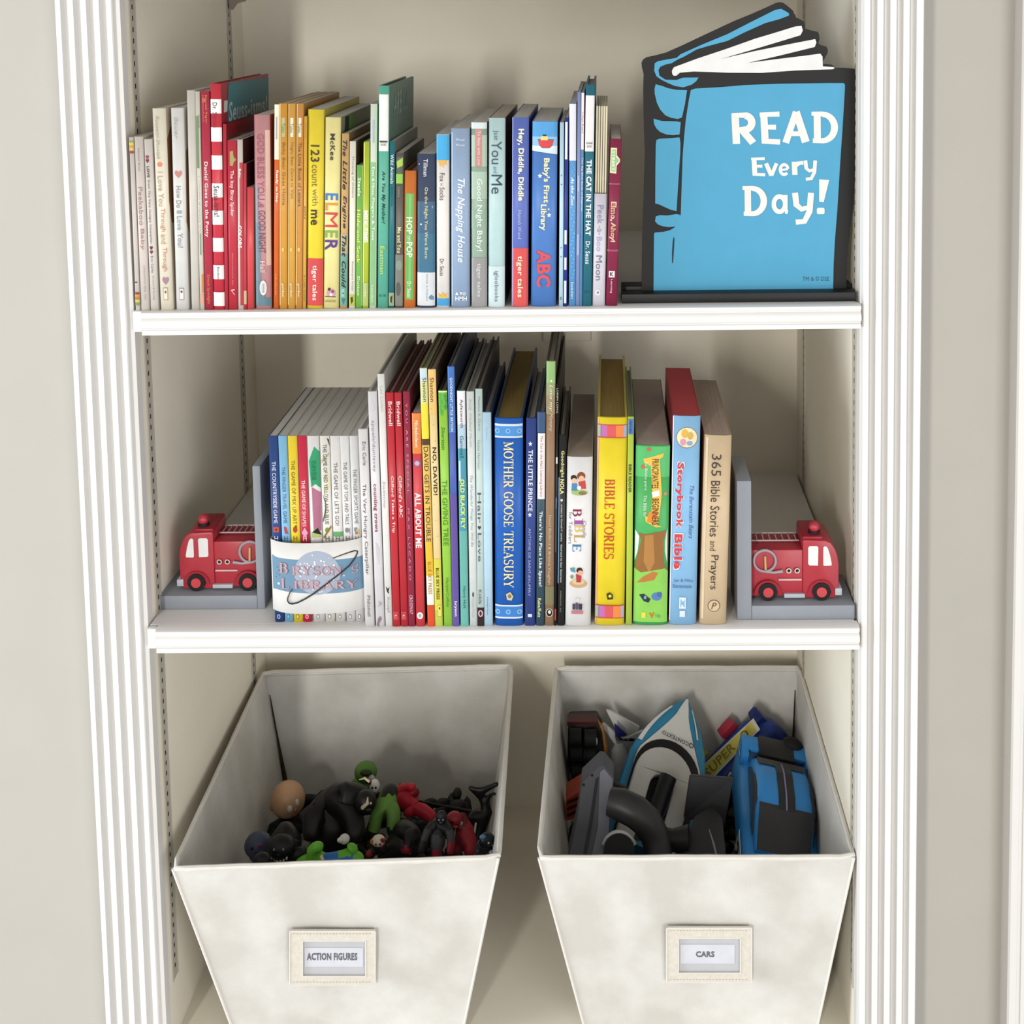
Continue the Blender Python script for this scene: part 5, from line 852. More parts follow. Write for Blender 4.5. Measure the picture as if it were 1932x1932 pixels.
def figure(label, Y, chains, cols, heads=(), extras=(), cat='action figure', name='toy_figure'):
    """chains: lists of (px, py, dY, radius in px, colour index); the first point of later chains is shared with the index given"""
    nodes, edges = [], []
    for ch in chains:
        start, pts = ch if isinstance(ch[0], int) else (None, ch)
        prev = start
        for px, py, dy, r, ci in pts:
            nodes.append((at(px, py, Y + dy), r * PXM, ci)); i = len(nodes) - 1
            if prev is not None: edges.append((prev, i))
            prev = i
    t = thing(name, label, cat, nodes[0][0], group='action figures heaped in the left bin')
    skin(nodes, edges, cols, 'body', t)
    for (px, py, dy, rx, rz, col, feats) in heads:
        c = at(px, py, Y + dy) - t.location; bm = bmesh.new(); sphere(bm, c, (rx * PXM, rx * PXM * .95, rz * PXM), seg=20, rings=14); h = obj('head', bm, mat(col, .42, .05, 100), t, True)
        for (fx, fy, fr, fc, nm) in feats:
            d = Vector((fx, 0, fy)); yy = math.sqrt(max(.02, 1 - min(.95, fx * fx + fy * fy))); p = c + Vector((fx * rx * PXM, -yy * rx * PXM * .95, fy * rz * PXM))
            bm = bmesh.new(); sphere(bm, p, (fr[0] * PXM, fr[0] * PXM * .6, fr[1] * PXM) if isinstance(fr, tuple) else fr * PXM, seg=10, rings=8); obj(nm, bm, mat(fc, .4), h, True)
    for nm, col, pts, r in extras:
        bm = bmesh.new(); tube(bm, [at(x, y, Y + dy) - t.location for x, y, dy in pts], [q * PXM for q in r] if isinstance(r, (list, tuple)) else r * PXM, 8); obj(nm, bm, mat(col, .45), t, True)
    return t
EY = lambda c='F2F0EA', s=4: [(-.2, .05, s, c, 'eye'), (.62, .12, s, c, 'eye'), (-.16, .05, s * .45, '0E0E0E', 'pupil') if False else (.2, -.18, s * .6, '2A2220', 'nose')]
# bald peach-headed doll against the left rear corner
figure('bald peach-headed doll in a black suit in the left bin', .27, [[(545, 1580, 0, 22, 0), (543, 1555, 0, 24, 0), (543, 1538, 0, 12, 0)], (1, [(515, 1562, -.01, 11, 0), (508, 1590, -.02, 9, 0)]), (1, [(572, 1558, -.015, 12, 0), (590, 1575, -.03, 10, 0)]), (0, [(530, 1620, -.01, 12, 0)]), (0, [(560, 1620, -.01, 12, 0)])], ['1A1918'],
       [(543, 1508, 0, 33, 34, 'E2B48C', [(.35, .02, (5, 7), 'F2F0EA', 'eye'), (.72, .22, (4, 7), 'F2F0EA', 'eye'), (.40, .0, 2.8, '141210', 'pupil'), (.75, .22, 2.4, '141210', 'pupil'), (.62, -.15, 3, 'C08C68', 'nose'), (.5, -.45, (6, 1.6), '8A5040', 'mouth'), (-.8, -.1, (4, 8), 'C49470', 'ear')])])
# large black beast in the middle
figure('large black beast figure with pale tusks, in the middle of the left bin', .20, [[(625, 1560, .01, 44, 0), (612, 1522, .02, 40, 0), (655, 1505, .01, 34, 0), (688, 1512, 0, 24, 0)], (1, [(590, 1545, -.02, 20, 0), (585, 1590, -.04, 15, 0)]), (2, [(672, 1560, -.03, 20, 0), (668, 1595, -.05, 15, 0)]), (2, [(650, 1485, 0, 12, 0), (630, 1489, .01, 4, 0)]), (0, [(640, 1600, -.02, 24, 0)])], ['1B1A1A'],
       [(690, 1512, -.015, 20, 20, '1B1A1A', [(.1, .3, 2.4, 'D8D2C4', 'eye'), (.6, .3, 2.4, 'D8D2C4', 'eye'), (.4, -.2, (6, 3), '2A2828', 'nose')])], [('tusk', 'D8CBA8', [(684, 1524, -.04), (693, 1516, -.046), (694, 1504, -.046)], [3.6, 3, .8]), ('tusk', 'D8CBA8', [(678, 1471, -.035), (688, 1468, -.04), (697, 1475, -.042)], [.8, 2, 2.4])])
# green creature standing behind it
figure('green hooded creature with a white and black face, highest in the left bin', .285, [[(688, 1500, 0, 20, 0), (685, 1478, 0, 22, 0), (684, 1462, 0, 18, 0)], (1, [(668, 1490, -.005, 12, 0), (660, 1506, -.01, 9, 0)]), (0, [(690, 1530, 0, 16, 0)])], ['64923E'],
       [(690, 1456, -.005, 22, 19, '5E8A3A', [(.62, -.1, (7, 6), 'ECEAE2', 'eye'), (.78, -.12, 2.2, '111111', 'pupil'), (.55, -.7, (9, 5), '151515', 'mouth'), (.2, .5, (12, 6), '2E4020', 'brow')])])
figure('small figure with a white face in front of the green hooded creature', .235, [[(712, 1515, 0, 9, 0), (710, 1498, 0, 10, 0), (708, 1488, 0, 8, 0)], (1, [(700, 1510, -.006, 5, 0), (698, 1520, -.01, 4, 0)]), (1, [(720, 1508, -.006, 5, 0)])], ['3A1A1C'], [(707, 1484, -.006, 10, 14, 'E6E2DA', [(-.25, .25, 2.2, '1A1A1A', 'eye'), (.35, .25, 2.2, '1A1A1A', 'eye'), (0, -.05, 1.6, 'CFC8BE', 'nose'), (.0, -.45, (3.4, 1), '7A2A2A', 'mouth'), (-.7, .6, (3, 5), '7A1F2A', 'hood')])])
figure('green trousered figure lying head down below the white-faced one', .20, [[(728, 1508, .01, 15, 0), (712, 1538, -.005, 15, 0), (704, 1570, -.015, 11, 0), (700, 1584, -.02, 9, 1)], (0, [(744, 1538, -.005, 15, 0), (741, 1562, -.015, 12, 0), (738, 1580, -.02, 9, 1)]), (0, [(735, 1494, .02, 16, 1), (745, 1485, .03, 14, 1)])], ['6C9A42', '1E201C'])
figure('red caped figure sprawled to the right of the green legs', .255, [[(752, 1508, 0, 17, 0), (740, 1494, .005, 15, 0), (728, 1500, -.005, 9, 0)], (0, [(775, 1496, .005, 12, 0), (793, 1492, .005, 8, 1)]), (0, [(776, 1522, -.01, 15, 0), (768, 1544, -.02, 13, 0)]), (0, [(800, 1530, -.01, 13, 0), (822, 1548, -.02, 11, 0)]), (1, [(765, 1486, .005, 9, 0), (784, 1484, .0, 6, 0)])], ['D22A3E', '8A1E2C'])
figure('black clawed figure with one leg kicked up at the right wall of the left bin', .19, [[(905, 1556, 0, 18, 0), (918, 1532, .0, 12, 0), (914, 1510, .005, 7, 0), (903, 1496, .005, 8, 0)], (3, [(884, 1484, .004, 3.5, 0)]), (3, [(922, 1486, .002, 5.5, 0), (940, 1478, 0, 4, 0)]), (0, [(893, 1540, -.005, 14, 0), (884, 1546, -.01, 5, 0)]), (0, [(897, 1590, -.02, 13, 0), (894, 1610, -.03, 10, 0)]), (2, [(930, 1497, .0, 2.5, 0), (936, 1498, 0, 3.4, 0)])], ['101012'], [], [('rod', '1A1212', [(790, 1511, .04), (840, 1521, .02), (903, 1533, 0)], [1.8, 1.9, 2.4]), ('blade', 'C9C6C0', [(898, 1552, -.035), (894, 1580, -.045)], 1.8)])
figure('dark red armoured figure in front of the kicking black one', .15, [[(878, 1575, 0, 20, 0), (876, 1556, .005, 16, 0), (868, 1545, .01, 13, 1)], (0, [(890, 1598, -.015, 13, 0), (882, 1618, -.025, 11, 0)]), (0, [(864, 1598, -.01, 10, 1), (858, 1614, -.02, 8, 1)]), (1, [(850, 1540, .005, 9, 1), (846, 1550, 0, 7, 0)])], ['AA2634', '74202A'], [(857, 1545, .0, 15, 12, '9A2430', [(.2, -.5, (5, 3), 'C94A50', 'mouth'), (.85, -.4, (3, 4), 'CFC9C2', 'eye'), (-.1, .3, 2.4, '1A1010', 'eye'), (.35, .1, 2.4, '701820', 'nose')])])
figure('charcoal robot-like figure with grey joints, right of centre in the left bin', .13, [[(826, 1580, 0, 16, 0), (828, 1555, .005, 13, 0), (833, 1543, .01, 9, 0)], (1, [(808, 1565, -.005, 8, 0), (800, 1585, -.012, 7, 1), (792, 1612, -.02, 7, 0)]), (1, [(848, 1566, -.005, 8, 0), (852, 1588, -.012, 8, 1), (848, 1614, -.02, 7, 2)]), (0, [(824, 1604, -.015, 9, 1), (822, 1622, -.02, 8, 2)])], ['2A2A2C', '4A4A4C', '9A2434'], [(833, 1542, .0, 10, 12, '262628', [(-.3, .1, 2, '8A8A8C', 'eye'), (.4, .1, 2, '8A8A8C', 'eye'), (0, -.3, (3, 1.6), '5A5A5C', 'mouth')])])
figure('big black caped figure with a red hand, left of the charcoal robot figure', .16, [[(765, 1590, 0, 30, 0), (772, 1562, .005, 30, 0), (782, 1550, .01, 20, 0)], (0, [(735, 1605, -.01, 17, 0), (712, 1622, -.02, 12, 0)]), (1, [(772, 1585, -.026, 9, 0), (770, 1597, -.034, 8, 0), (764, 1612, -.038, 7, 1)]), (0, [(790, 1615, -.01, 20, 0)])], ['1C1A1B', 'A02436'])
figure('little figure with a red and white hood, lying above the blue one', .135, [[(722, 1595, 0, 10, 1), (712, 1588, 0, 11, 0), (705, 1582, 0, 8, 0)], (0, [(700, 1608, -.006, 7, 1), (690, 1616, -.01, 6, 2)]), (0, [(730, 1612, -.006, 8, 1)])], ['8A2A2E', '231C1C', 'A8323A'], [(714, 1586, -.012, 12, 9, 'E8DCC8', [(-.2, .1, 1.6, '1A1A1A', 'eye'), (.4, .1, 1.6, '1A1A1A', 'eye'), (.7, .5, (5, 4), '9A2A2E', 'hood'), (-.85, .2, (4, 5), 'C98A3A', 'hair'), (.1, -.4, 1.2, 'C9A890', 'nose')])])
figure('lime green figure with a blue shirt, lying across the front of the left bin', .07, [[(640, 1622, 0, 15, 1), (608, 1628, 0, 14, 1), (598, 1622, 0, 13, 0), (588, 1604, -.002, 12, 0), (598, 1596, -.004, 10, 0), (610, 1600, -.006, 9, 0)], (0, [(668, 1620, 0, 14, 1), (688, 1625, -.002, 11, 0)]), (0, [(662, 1612, .004, 13, 0), (667, 1590, .006, 13, 0)]), (2, [(572, 1625, 0, 10, 0), (556, 1634, 0, 8, 0)])], ['6CBE36', '3474C8'],
       [(650, 1583, .012, 9, 8, 'D9D4CC', [(-.6, .3, (6, 5), 'D9D4CC', 'knuckle')])], [('belt', 'D9CBA0', [(606, 1614, -.022), (609, 1622, -.025), (608, 1632, -.025)], 2.6)])
figure('black monster figure with a row of white teeth, left of the lime green figure', .105, [[(530, 1592, 0, 28, 0), (545, 1575, .005, 26, 0), (560, 1562, .01, 20, 0)], (0, [(508, 1612, -.01, 20, 0)]), (0, [(560, 1612, -.01, 22, 0), (575, 1625, -.02, 14, 0)])], ['121214'], [(531, 1598, -.018, 24, 20, '151517', [(-.3, .45, 2, '8A8A8A', 'eye'), (.35, .45, 2, '8A8A8A', 'eye'), (.0, .1, (3, 2), '222224', 'nose')] + [(-.55 + .22 * i, -.35 - .25 * math.sin(math.pi * i / 5), (1.8, 4.4), 'ECE8E0', 'tooth') for i in range(6)])])
figure('slate-blue creature at the left end of the heap', .13, [[(490, 1612, 0, 20, 0), (488, 1596, .0, 20, 0)], (1, [(474, 1582, .005, 8, 0), (471, 1574, .005, 3, 0)]), (1, [(502, 1578, .005, 7, 0), (508, 1574, .005, 3, 0)]), (0, [(476, 1626, -.005, 14, 0)]), (0, [(506, 1626, -.005, 14, 0)])], ['4A5168'], [(487, 1594, -.008, 24, 21, '4C536A', [(.35, .5, (4, 5), '8A3A5A', 'eye'), (-.2, .4, 3, '22242E', 'eye'), (.1, .05, 2.4, '2A2C38', 'nose'), (.1, -.4, (6, 1.6), '15161C', 'mouth')])])
figure('small black figure with two white eye slits, at the very front left of the heap', .06, [[(500, 1632, 0, 16, 0), (498, 1624, 0, 15, 0)], (0, [(485, 1640, 0, 9, 0)]), (0, [(516, 1640, 0, 9, 0)])], ['101114'], [(494, 1623, -.004, 15, 12, '101114', [(-.3, .0, (2, 4), 'ECEAE6', 'eye'), (.25, .05, (2, 4), 'ECEAE6', 'eye')])])
figure('small black figure with a pale blue cap, at the far right front of the heap', .08, [[(912, 1610, 0, 14, 0), (915, 1596, 0, 15, 0), (918, 1586, 0, 12, 0)], (0, [(897, 1618, -.004, 9, 0)]), (1, [(902, 1600, -.008, 7, 0)]), (0, [(926, 1618, -.004, 9, 0)])], ['17181C'], [(919, 1584, -.004, 13, 11, '191B20', [(.3, .2, 1.8, 'B9C4CC', 'eye'), (-.5, .75, (6, 4), '5A86A4', 'cap'), (.6, .0, 1.6, '2A2C32', 'nose')])], [('badge', 'C9CDD2', [(925, 1606, -.014), (928, 1612, -.015)], 3)])

# ------------------------------------------------------------------ toy vehicles in the right bin
heap('near-black filler shapes for the shaded gaps of the heap inside the right bin', .625, .20, .112, .125, -.455, .055, ['121212', '161617', '1C1C1E'], 9)
GRP = 'toy vehicles heaped in the right bin'
def place(root, o_, ex, ey, ez):
    ex, ey, ez = [Vector(v).normalized() for v in (ex, ey, ez)]; m = Matrix((ex, ey, ez)).transposed().to_4x4(); m.translation = o_; root.matrix_world = m
def frame(o_, along, up):
    y = Vector(along).normalized(); z = Vector(up); z = (z - y * z.dot(y)).normalized(); x = y.cross(z); return x, y, z
def rrect(wd, h0, h1, y, n=5, r=.3):
    """rounded-rectangle ring in the xz plane at y"""
    pts = []; hw = wd / 2; rr_ = min(hw, (h1 - h0) / 2) * r * 2
    for cx, cz, a0 in ((hw - rr_, h1 - rr_, 0), (-hw + rr_, h1 - rr_, 90), (-hw + rr_, h0 + rr_, 180), (hw - rr_, h0 + rr_, 270)):
        for i in range(n + 1): a = math.radians(a0 + 90 * i / n); pts.append((cx + rr_ * math.cos(a), y, cz + rr_ * math.sin(a)))
    return pts
# blue racing car, nose towards the viewer.  local y: from tail (0) to nose, x: its width, z: up
def car():
    tail = at(1460, 1420, .300); nose = at(1484, 1668, .078)
    along = nose - tail; Lc = along.length; t = thing('toy_car', 'bright blue toy racing car with black stripes, right side of the right bin', 'toy car', tail, group=GRP)
    x, y, z = frame(tail, along, (.22, -.15, 1)); Wc = .108
    BLU = mat('3C9AE8', .3, .04, 40, name='car_blue'); BLK = mat('2B2B2D', .35); GL_ = mat('343438', .25)
    bm = bmesh.new(); st = [(0, .86, -.045, -.012), (.02, .96, -.05, -.004), (.10, 1.0, -.05, 0), (.25, .98, -.05, .002), (.5, .95, -.05, 0), (.75, .98, -.05, -.004), (.9, .94, -.05, -.012), (1.0, .78, -.045, -.024)]
    loft(bm, [rrect(Wc * w_, a, b_, Lc * v, r=.32) for v, w_, a, b_ in st]); obj('car_body', bm, BLU, t, True)
    bm = bmesh.new(); st = [(.12, .66, -.01, .004), (.20, .70, -.01, .022), (.34, .72, -.01, .032), (.52, .72, -.01, .033), (.62, .72, -.01, .028), (.80, .68, -.01, -.002)]
    loft(bm, [rrect(Wc * w_, a, b_, Lc * v, r=.34) for v, w_, a, b_ in st]); cab = obj('cabin', bm, BLU, t, True)
    zt = lambda v: [(.10, .0), (.12, .004), (.20, .022), (.34, .032), (.52, .033), (.62, .028), (.80, -.002)]
    def zz(v):
        tab = zt(v)
        for (a, za), (b_, zb_) in zip(tab, tab[1:]):
            if v <= b_: return za + (zb_ - za) * (v - a) / (b_ - a)
        return tab[-1][1]
    def patch(nm, pts, m, e=.0008, par=t):
        bm = bmesh.new(); poly(bm, [(u * Wc, v * Lc, zz(v) + e) for u, v in pts]); return obj(nm, bm, m, par)
    def gpatch(nm, u0, u1, v0, v1, m, e, n=10, par=cab):
        bm = bmesh.new(); P_ = [[bm.verts.new((u0(v) * Wc if callable(u0) else u0 * Wc, v * Lc, zz(v) + e)) for v in [v0 + (v1 - v0) * i / n for i in range(n + 1)]], [bm.verts.new((u1(v) * Wc if callable(u1) else u1 * Wc, v * Lc, zz(v) + e)) for v in [v0 + (v1 - v0) * i / n for i in range(n + 1)]]]
        for i in range(n): bm.faces.new((P_[0][i], P_[0][i + 1], P_[1][i + 1], P_[1][i]))
        o_ = obj(nm, bm, m, par); md = o_.modifiers.new('t', 'SOLIDIFY'); md.thickness = .0006; return o_
    gpatch('rear_window', -.30, .30, .13, .28, BLK, .0010); gpatch('roof_stripe', -.11, .09, .28, .62, BLK, .0010); gpatch('pinstripe', -.012, .006, .24, .62, mat('9A8CC0', .4), .0016)
    gpatch('windscreen', lambda v: -.33 + .05 * (v - .6), lambda v: .33 - .05 * (v - .6), .60, .80, GL_, .0010)
    for s in (-1, 1):
        bm = bmesh.new(); pts = [(.20, .004), (.26, .016), (.36, .0255), (.46, .0275), (.56, .0255), (.64, .014), (.70, .0), (.55, -.006), (.35, -.006)]
        prism(bm, [(s * Wc * .372, v * Lc, zv) for v, zv in pts], (-s * .004, 0, 0)); obj('side_window', bm, GL_, cab)
    bm = bmesh.new(); box(bm, -Wc * .46, Wc * .46, -.006, .020, .008, .014, .0015); box(bm, -Wc * .46, -Wc * .46 + .010, -.006, .034, -.02, .0135, .001); box(bm, Wc * .46 - .010, Wc * .46, -.006, .034, -.02, .0135, .001); sp = obj('spoiler', bm, BLU, t, True)
    bm = bmesh.new(); box(bm, -.024, .026, -.008, .030, .004, .0165, .002); obj('wing_centre', bm, BLK, sp, True)
    bm = bmesh.new(); sphere(bm, (-Wc * .22, -.008, .008), (.017, .014, .014)); obj('exhaust_pod', bm, TYRE, sp, True)
    for v in (.2, .82):
        for s in (-1, 1):
            bm = bmesh.new(); cyl(bm, (s * Wc * .34, v * Lc, -.040), (s * Wc * .45, v * Lc, -.039), .018, seg=24); obj('wheel', bm, TYRE, t, True)
    bm = bmesh.new(); s = 1; poly(bm, [(Wc * .503 * s, v * Lc, z_) for v, z_ in ((.66, -.034), (.93, -.036), (.93, -.008), (.66, -.006))]); o_ = obj('number_plate', bm, mat('E6E6E6', .4), t); o_.modifiers.new('t', 'SOLIDIFY').thickness = .0006
    bm = bmesh.new(); add_text(bm, '20', 'x', lambda a, b_: Vector((Wc * .503 + .0008, Lc * (.70 + .2 * a), -.031 + .02 * b_))); obj('lettering', bm, TYRE, t)
    bm = bmesh.new(); poly(bm, [(Wc * .47, v * Lc, z_) for v, z_ in ((.02, .0005), (.12, .0035), (.12, .006), (.02, .003))]); obj('tail_light', bm, mat('E6ECF0', .3), t)
    place(t, tail, x, y, z)
car()
# teal and white speedboat standing on its stern, bow up
def boat():
    bow = at(1296, 1318, .362); stern = at(1215, 1606, .178); along = bow - stern; Lb = along.length
    t = thing('toy_boat', 'teal and white toy speedboat with its pointed bow up in the right bin', 'toy boat', stern, group=GRP)
    x, y, z = frame(stern, along, (.12, -.80, .55)); TEAL = mat('3C8CB4', .3, .06, 40, name='boat_teal'); WH = mat('E2E1DC', .35); DK = mat('18191C', .4)
    bm = bmesh.new(); rings = []
    for v in [0, .04, .15, .35, .55, .7, .8, .88, .94, .98, 1.0]:
        hw = .058 * (1 - max(0, v - .45) ** 2 * 3.25) if v > .45 else .058 * (.9 + .1 * min(1, v / .15)); hw = max(.0008, hw); kd = -.045 + .03 * max(0, v - .4) ** 1.5; tp = .004 * (1 - v)
        rings.append([(-hw, v * Lb, tp - .006), (-hw * .97, v * Lb, tp), (-hw * .5, v * Lb, tp + .003), (0, v * Lb, tp + .004), (hw * .5, v * Lb, tp + .003), (hw * .97, v * Lb, tp), (hw, v * Lb, tp - .006), (hw * .55, v * Lb, kd * .7), (0, v * Lb, kd), (-hw * .55, v * Lb, kd * .7)])
    loft(bm, rings); obj('hull', bm, TEAL, t, True)
    HW = lambda v: .058 * (1 - max(0, v - .45) ** 2 * 3.25) if v > .45 else .058
    def strip(nm, f0, f1, v0, v1, m, e=.0056, n=18, par=t):
        bm = bmesh.new(); A = [v0 + (v1 - v0) * i / n for i in range(n + 1)]
        p = [bm.verts.new((f0(v) * HW(v), v * Lb, .004 * (1 - v) + e - .003 * abs(f0(v)))) for v in A]; q = [bm.verts.new((f1(v) * HW(v), v * Lb, .004 * (1 - v) + e - .003 * abs(f1(v)))) for v in A]
        for i in range(n): bm.faces.new((p[i], p[i + 1], q[i + 1], q[i]))
        o_ = obj(nm, bm, m, par); md = o_.modifiers.new('t', 'SOLIDIFY'); md.thickness = .0012; md.offset = 0; return o_
    fw = lambda v: (.82 - 1.5 * max(0, v - .55) if v < .86 else .355) if v > .40 else .82
    dk = strip('deck', lambda v: -max(.2, fw(v)), lambda v: max(.2, fw(v)), .44, .985, WH)
    strip('flank_flash', lambda v: .70 + .1 * (v - .78), lambda v: .76 + .05 * (v - .78), .76, .93, WH, .0062); strip('flank_flash', lambda v: -.95, lambda v: -.84, .60, .9, WH, .0058)
    # horseshoe canopy with its dark recess
    def uring(ro, n=16): return [(-ro, .02 * Lb)] + [(-ro * math.cos(math.pi * i / n), .46 * Lb + ro * math.sin(math.pi * i / n)) for i in range(n + 1)] + [(ro, .02 * Lb)]
    bm = bmesh.new(); prism(bm, [(a * 1.0, b_, .006) for a, b_ in uring(.047)], (0, 0, .0015)); obj('cockpit_recess', bm, DK, t)
    ui = [(-.016, .02 * Lb)] + [(-.016 * math.cos(math.pi * i / 12), .40 * Lb + .016 * math.sin(math.pi * i / 12)) for i in range(13)] + [(.016, .02 * Lb)]
    bm = bmesh.new(); prism(bm, [(a - .004, b_ - .012, .009) for a, b_ in uring(.041) + ui[::-1]], (0, 0, .012)); bmesh.ops.bevel(bm, geom=[e for e in bm.edges if len(e.link_faces) == 2 and e.calc_face_angle(0) > .9], offset=.003, segments=2, affect='EDGES', profile=.5); obj('canopy', bm, mat('CDCBC6', .4), t, True)
    bm = bmesh.new(); add_text(bm, 'CONTEXTO', 'b', lambda a, b_: Vector((.018 - .040 * a, Lb * (.708 - .026 * b_) + .006 * math.sin(a * 1.2) * 0, .0098))); obj('lettering', bm, mat('4A4A4E', .5), t); bm = bmesh.new(); tube(bm, [(.022 + .003 * math.cos(a), Lb * .695 + .003 * math.sin(a), .0098) for a in [i * math.pi / 8 for i in range(16)]], .0006, 5, closed=True); obj('emblem', bm, mat('4A4A4E', .5), t)
    bm = bmesh.new(); cyl(bm, (-.003, .10 * Lb, .016), (.000, .40 * Lb, .030), .0125, .0115, 20); obj('engine_tube', bm, DK, t, True)
    place(t, stern, x, y, z)
boat()
# dark blue ship-like toy with a yellow sticker panel
def ship():
    p0 = at(1338, 1476, .325); p1 = at(1432, 1374, .345); along = p1 - p0; t = thing('toy_ship', 'dark blue toy ship with a yellow sticker panel, behind the blue car', 'toy vehicle', p0, group=GRP)
    x, y, z = frame(p0, along, (-.62, -.45, .65)); L_ = along.length
    bm = bmesh.new(); loft(bm, [rrect(.05 * a, -.05, -.05 + .062 * b_, L_ * v, r=.3) for v, a, b_ in ((-.22, .7, .8), (-.1, 1, 1), (.5, 1.1, 1), (.9, 1.05, .98), (1.1, .8, .85), (1.2, .35, .6))]); hull = obj('hull', bm, mat('1E3C8C', .35, .08, 40), t, True)
    fz = .0132; bm = bmesh.new(); prism(bm, [(-.017, -.05 * L_, fz), (.010, -.10 * L_, fz), (.012, 1.02 * L_, fz - .001), (-.008, 1.04 * L_, fz - .001)], (0, 0, .0012)); obj('sticker_frame', bm, mat('DAD6CA', .5), t)
    bm = bmesh.new(); prism(bm, [(-.013, .02 * L_, fz + .0005), (.0075, -.03 * L_, fz + .0005), (.009, .97 * L_, fz - .0005), (-.006, .98 * L_, fz - .0005)], (0, 0, .0012)); st = obj('sticker', bm, mat('DDCF5C', .5), t)
    bm = bmesh.new(); add_text(bm, 'SUPER', 'b', lambda a, b_: Vector((.006 - .014 * b_, L_ * (.05 + .55 * a), fz + .0022))); obj('lettering', bm, mat('8A8436', .5), st); bm = bmesh.new(); tube(bm, [(.001 + .0055 * math.cos(a), L_ * .8 + .0055 * math.sin(a), fz + .002) for a in [i * math.pi / 8 for i in range(14)]], .0008, 5); obj('emblem', bm, mat('5A5626', .5), st)
    bm = bmesh.new(); box(bm, -.040, -.026, .52 * L_, .78 * L_, -.012, .014, .002); obj('red_block', bm, mat('B8384C', .4), t, True)
    bm = bmesh.new()
    for k in range(2): tube(bm, [(-.034 - .006 * k, -.25 * L_ - .0 * k, .004 + .012 * k), (-.034 - .004 * k, .22 * L_, .004 + .012 * k)], .0045, 8)
    obj('yellow_rails', bm, mat('D8C23E', .4), t, True)
    bm = bmesh.new(); sphere(bm, (.020, .32 * L_, .006), (.003, .006, .003)); obj('white_mark', bm, mat('F0F0EE', .3), t, True)
    bm = bmesh.new(); box(bm, -.024, .0, 1.0 * L_, 1.16 * L_, -.006, .012, .004); obj('funnel', bm, mat('1C2A66', .35), t, True)
    place(t, p0, x, y, z)
ship()
# white and navy toy plane, tail up
def plane():
    p0 = at(1195, 1440, .34); t = thing('toy_plane', 'white toy plane with navy markings, tail fins up behind the speedboat', 'toy plane', p0, group=GRP); bm = bmesh.new()
    Q = lambda px, py, dy: at(px, py, .34 + dy) - p0
    loft(bm, [[Q(1168 + dx_ * .0, 1418, 0) + Vector((.016 * math.cos(a) * s, .016 * math.sin(a) * s, .03 * k)) for a in [i * math.pi / 6 for i in range(12)]] for k, s, dx_ in ((.4, .35, 0), (0, .8, 0), (-.6, 1, 0), (-1.6, 1, 0))]); obj('fuselage', bm, mat('D9D8D6', .4), t, True)
    for nm, pts, c in (('tail_fin', [(1144, 1341), (1152, 1342), (1206, 1372), (1200, 1395), (1168, 1388)], 'DEDCD8'), ('wing', [(1134, 1367), (1140, 1366), (1176, 1396), (1240, 1366), (1230, 1400), (1180, 1425), (1160, 1405)], 'D6D4D2'), ('wing', [(1160, 1390), (1215, 1395), (1200, 1440), (1172, 1430)], 'C6C6C8')):
        bm = bmesh.new(); prism(bm, [Q(a, b_, 0 if nm == 'wing' else .012) for a, b_ in pts], (0, .004, 0)); obj(nm, bm, mat(c, .4), t)
    bm = bmesh.new(); prism(bm, [Q(a, b_, -.004) for a, b_ in ((1159, 1366), (1164, 1369), (1183, 1386), (1181, 1389), (1161, 1392))], (0, .002, 0)); obj('marking', bm, mat('2A2E6E', .4), t)
plane()
# black truck with an orange edge, seen on its side in the rear left corner
def truck():
    p0 = at(1104, 1430, .315); t = thing('toy_truck', 'black toy truck with an orange edge, in the rear left corner of the right bin', 'toy truck', p0, group=GRP); Q = lambda px, py, dy=0: at(px + 4, py, .315 + dy) - p0
    bm = bmesh.new(); prism(bm, [Q(*p) for p in ((1068, 1368), (1122, 1366), (1132, 1385), (1136, 1430), (1130, 1490), (1080, 1492), (1066, 1440))], (0, .035, 0)); bmesh.ops.bevel(bm, geom=list(bm.edges), offset=.002, segments=1, affect='EDGES'); obj('chassis', bm, mat('1C1B1A', .5), t, True)
    bm = bmesh.new(); tube(bm, [Q(1090, 1358, .02), Q(1118, 1357, .015), Q(1130, 1372, .01), Q(1137, 1410, .008), Q(1138, 1432, .008)], .0038, 8); obj('orange_edge', bm, mat('A86A2A', .5), t, True)
    bm = bmesh.new(); prism(bm, [Q(1066, 1362, -.001), Q(1122, 1362, -.001), Q(1122, 1368, -.001), Q(1066, 1368, -.001)], (0, .02, 0)); obj('roof_bar', bm, mat('4A1A18', .5), t)
    for px, py in ((1082, 1390), (1110, 1392), (1084, 1420), (1108, 1424), (1086, 1455), (1112, 1458)):
        bm = bmesh.new(); cyl(bm, Q(px - 11, py, -.012), Q(px + 11, py, -.012), .0115, seg=18); obj('wheel', bm, mat('0F0F10', .75), t, True)
    bm = bmesh.new(); sphere(bm, Q(1121, 1399, -.008), (.002, .002, .0055)); obj('white_mark', bm, mat('C9C9C6', .4), t)
truck()
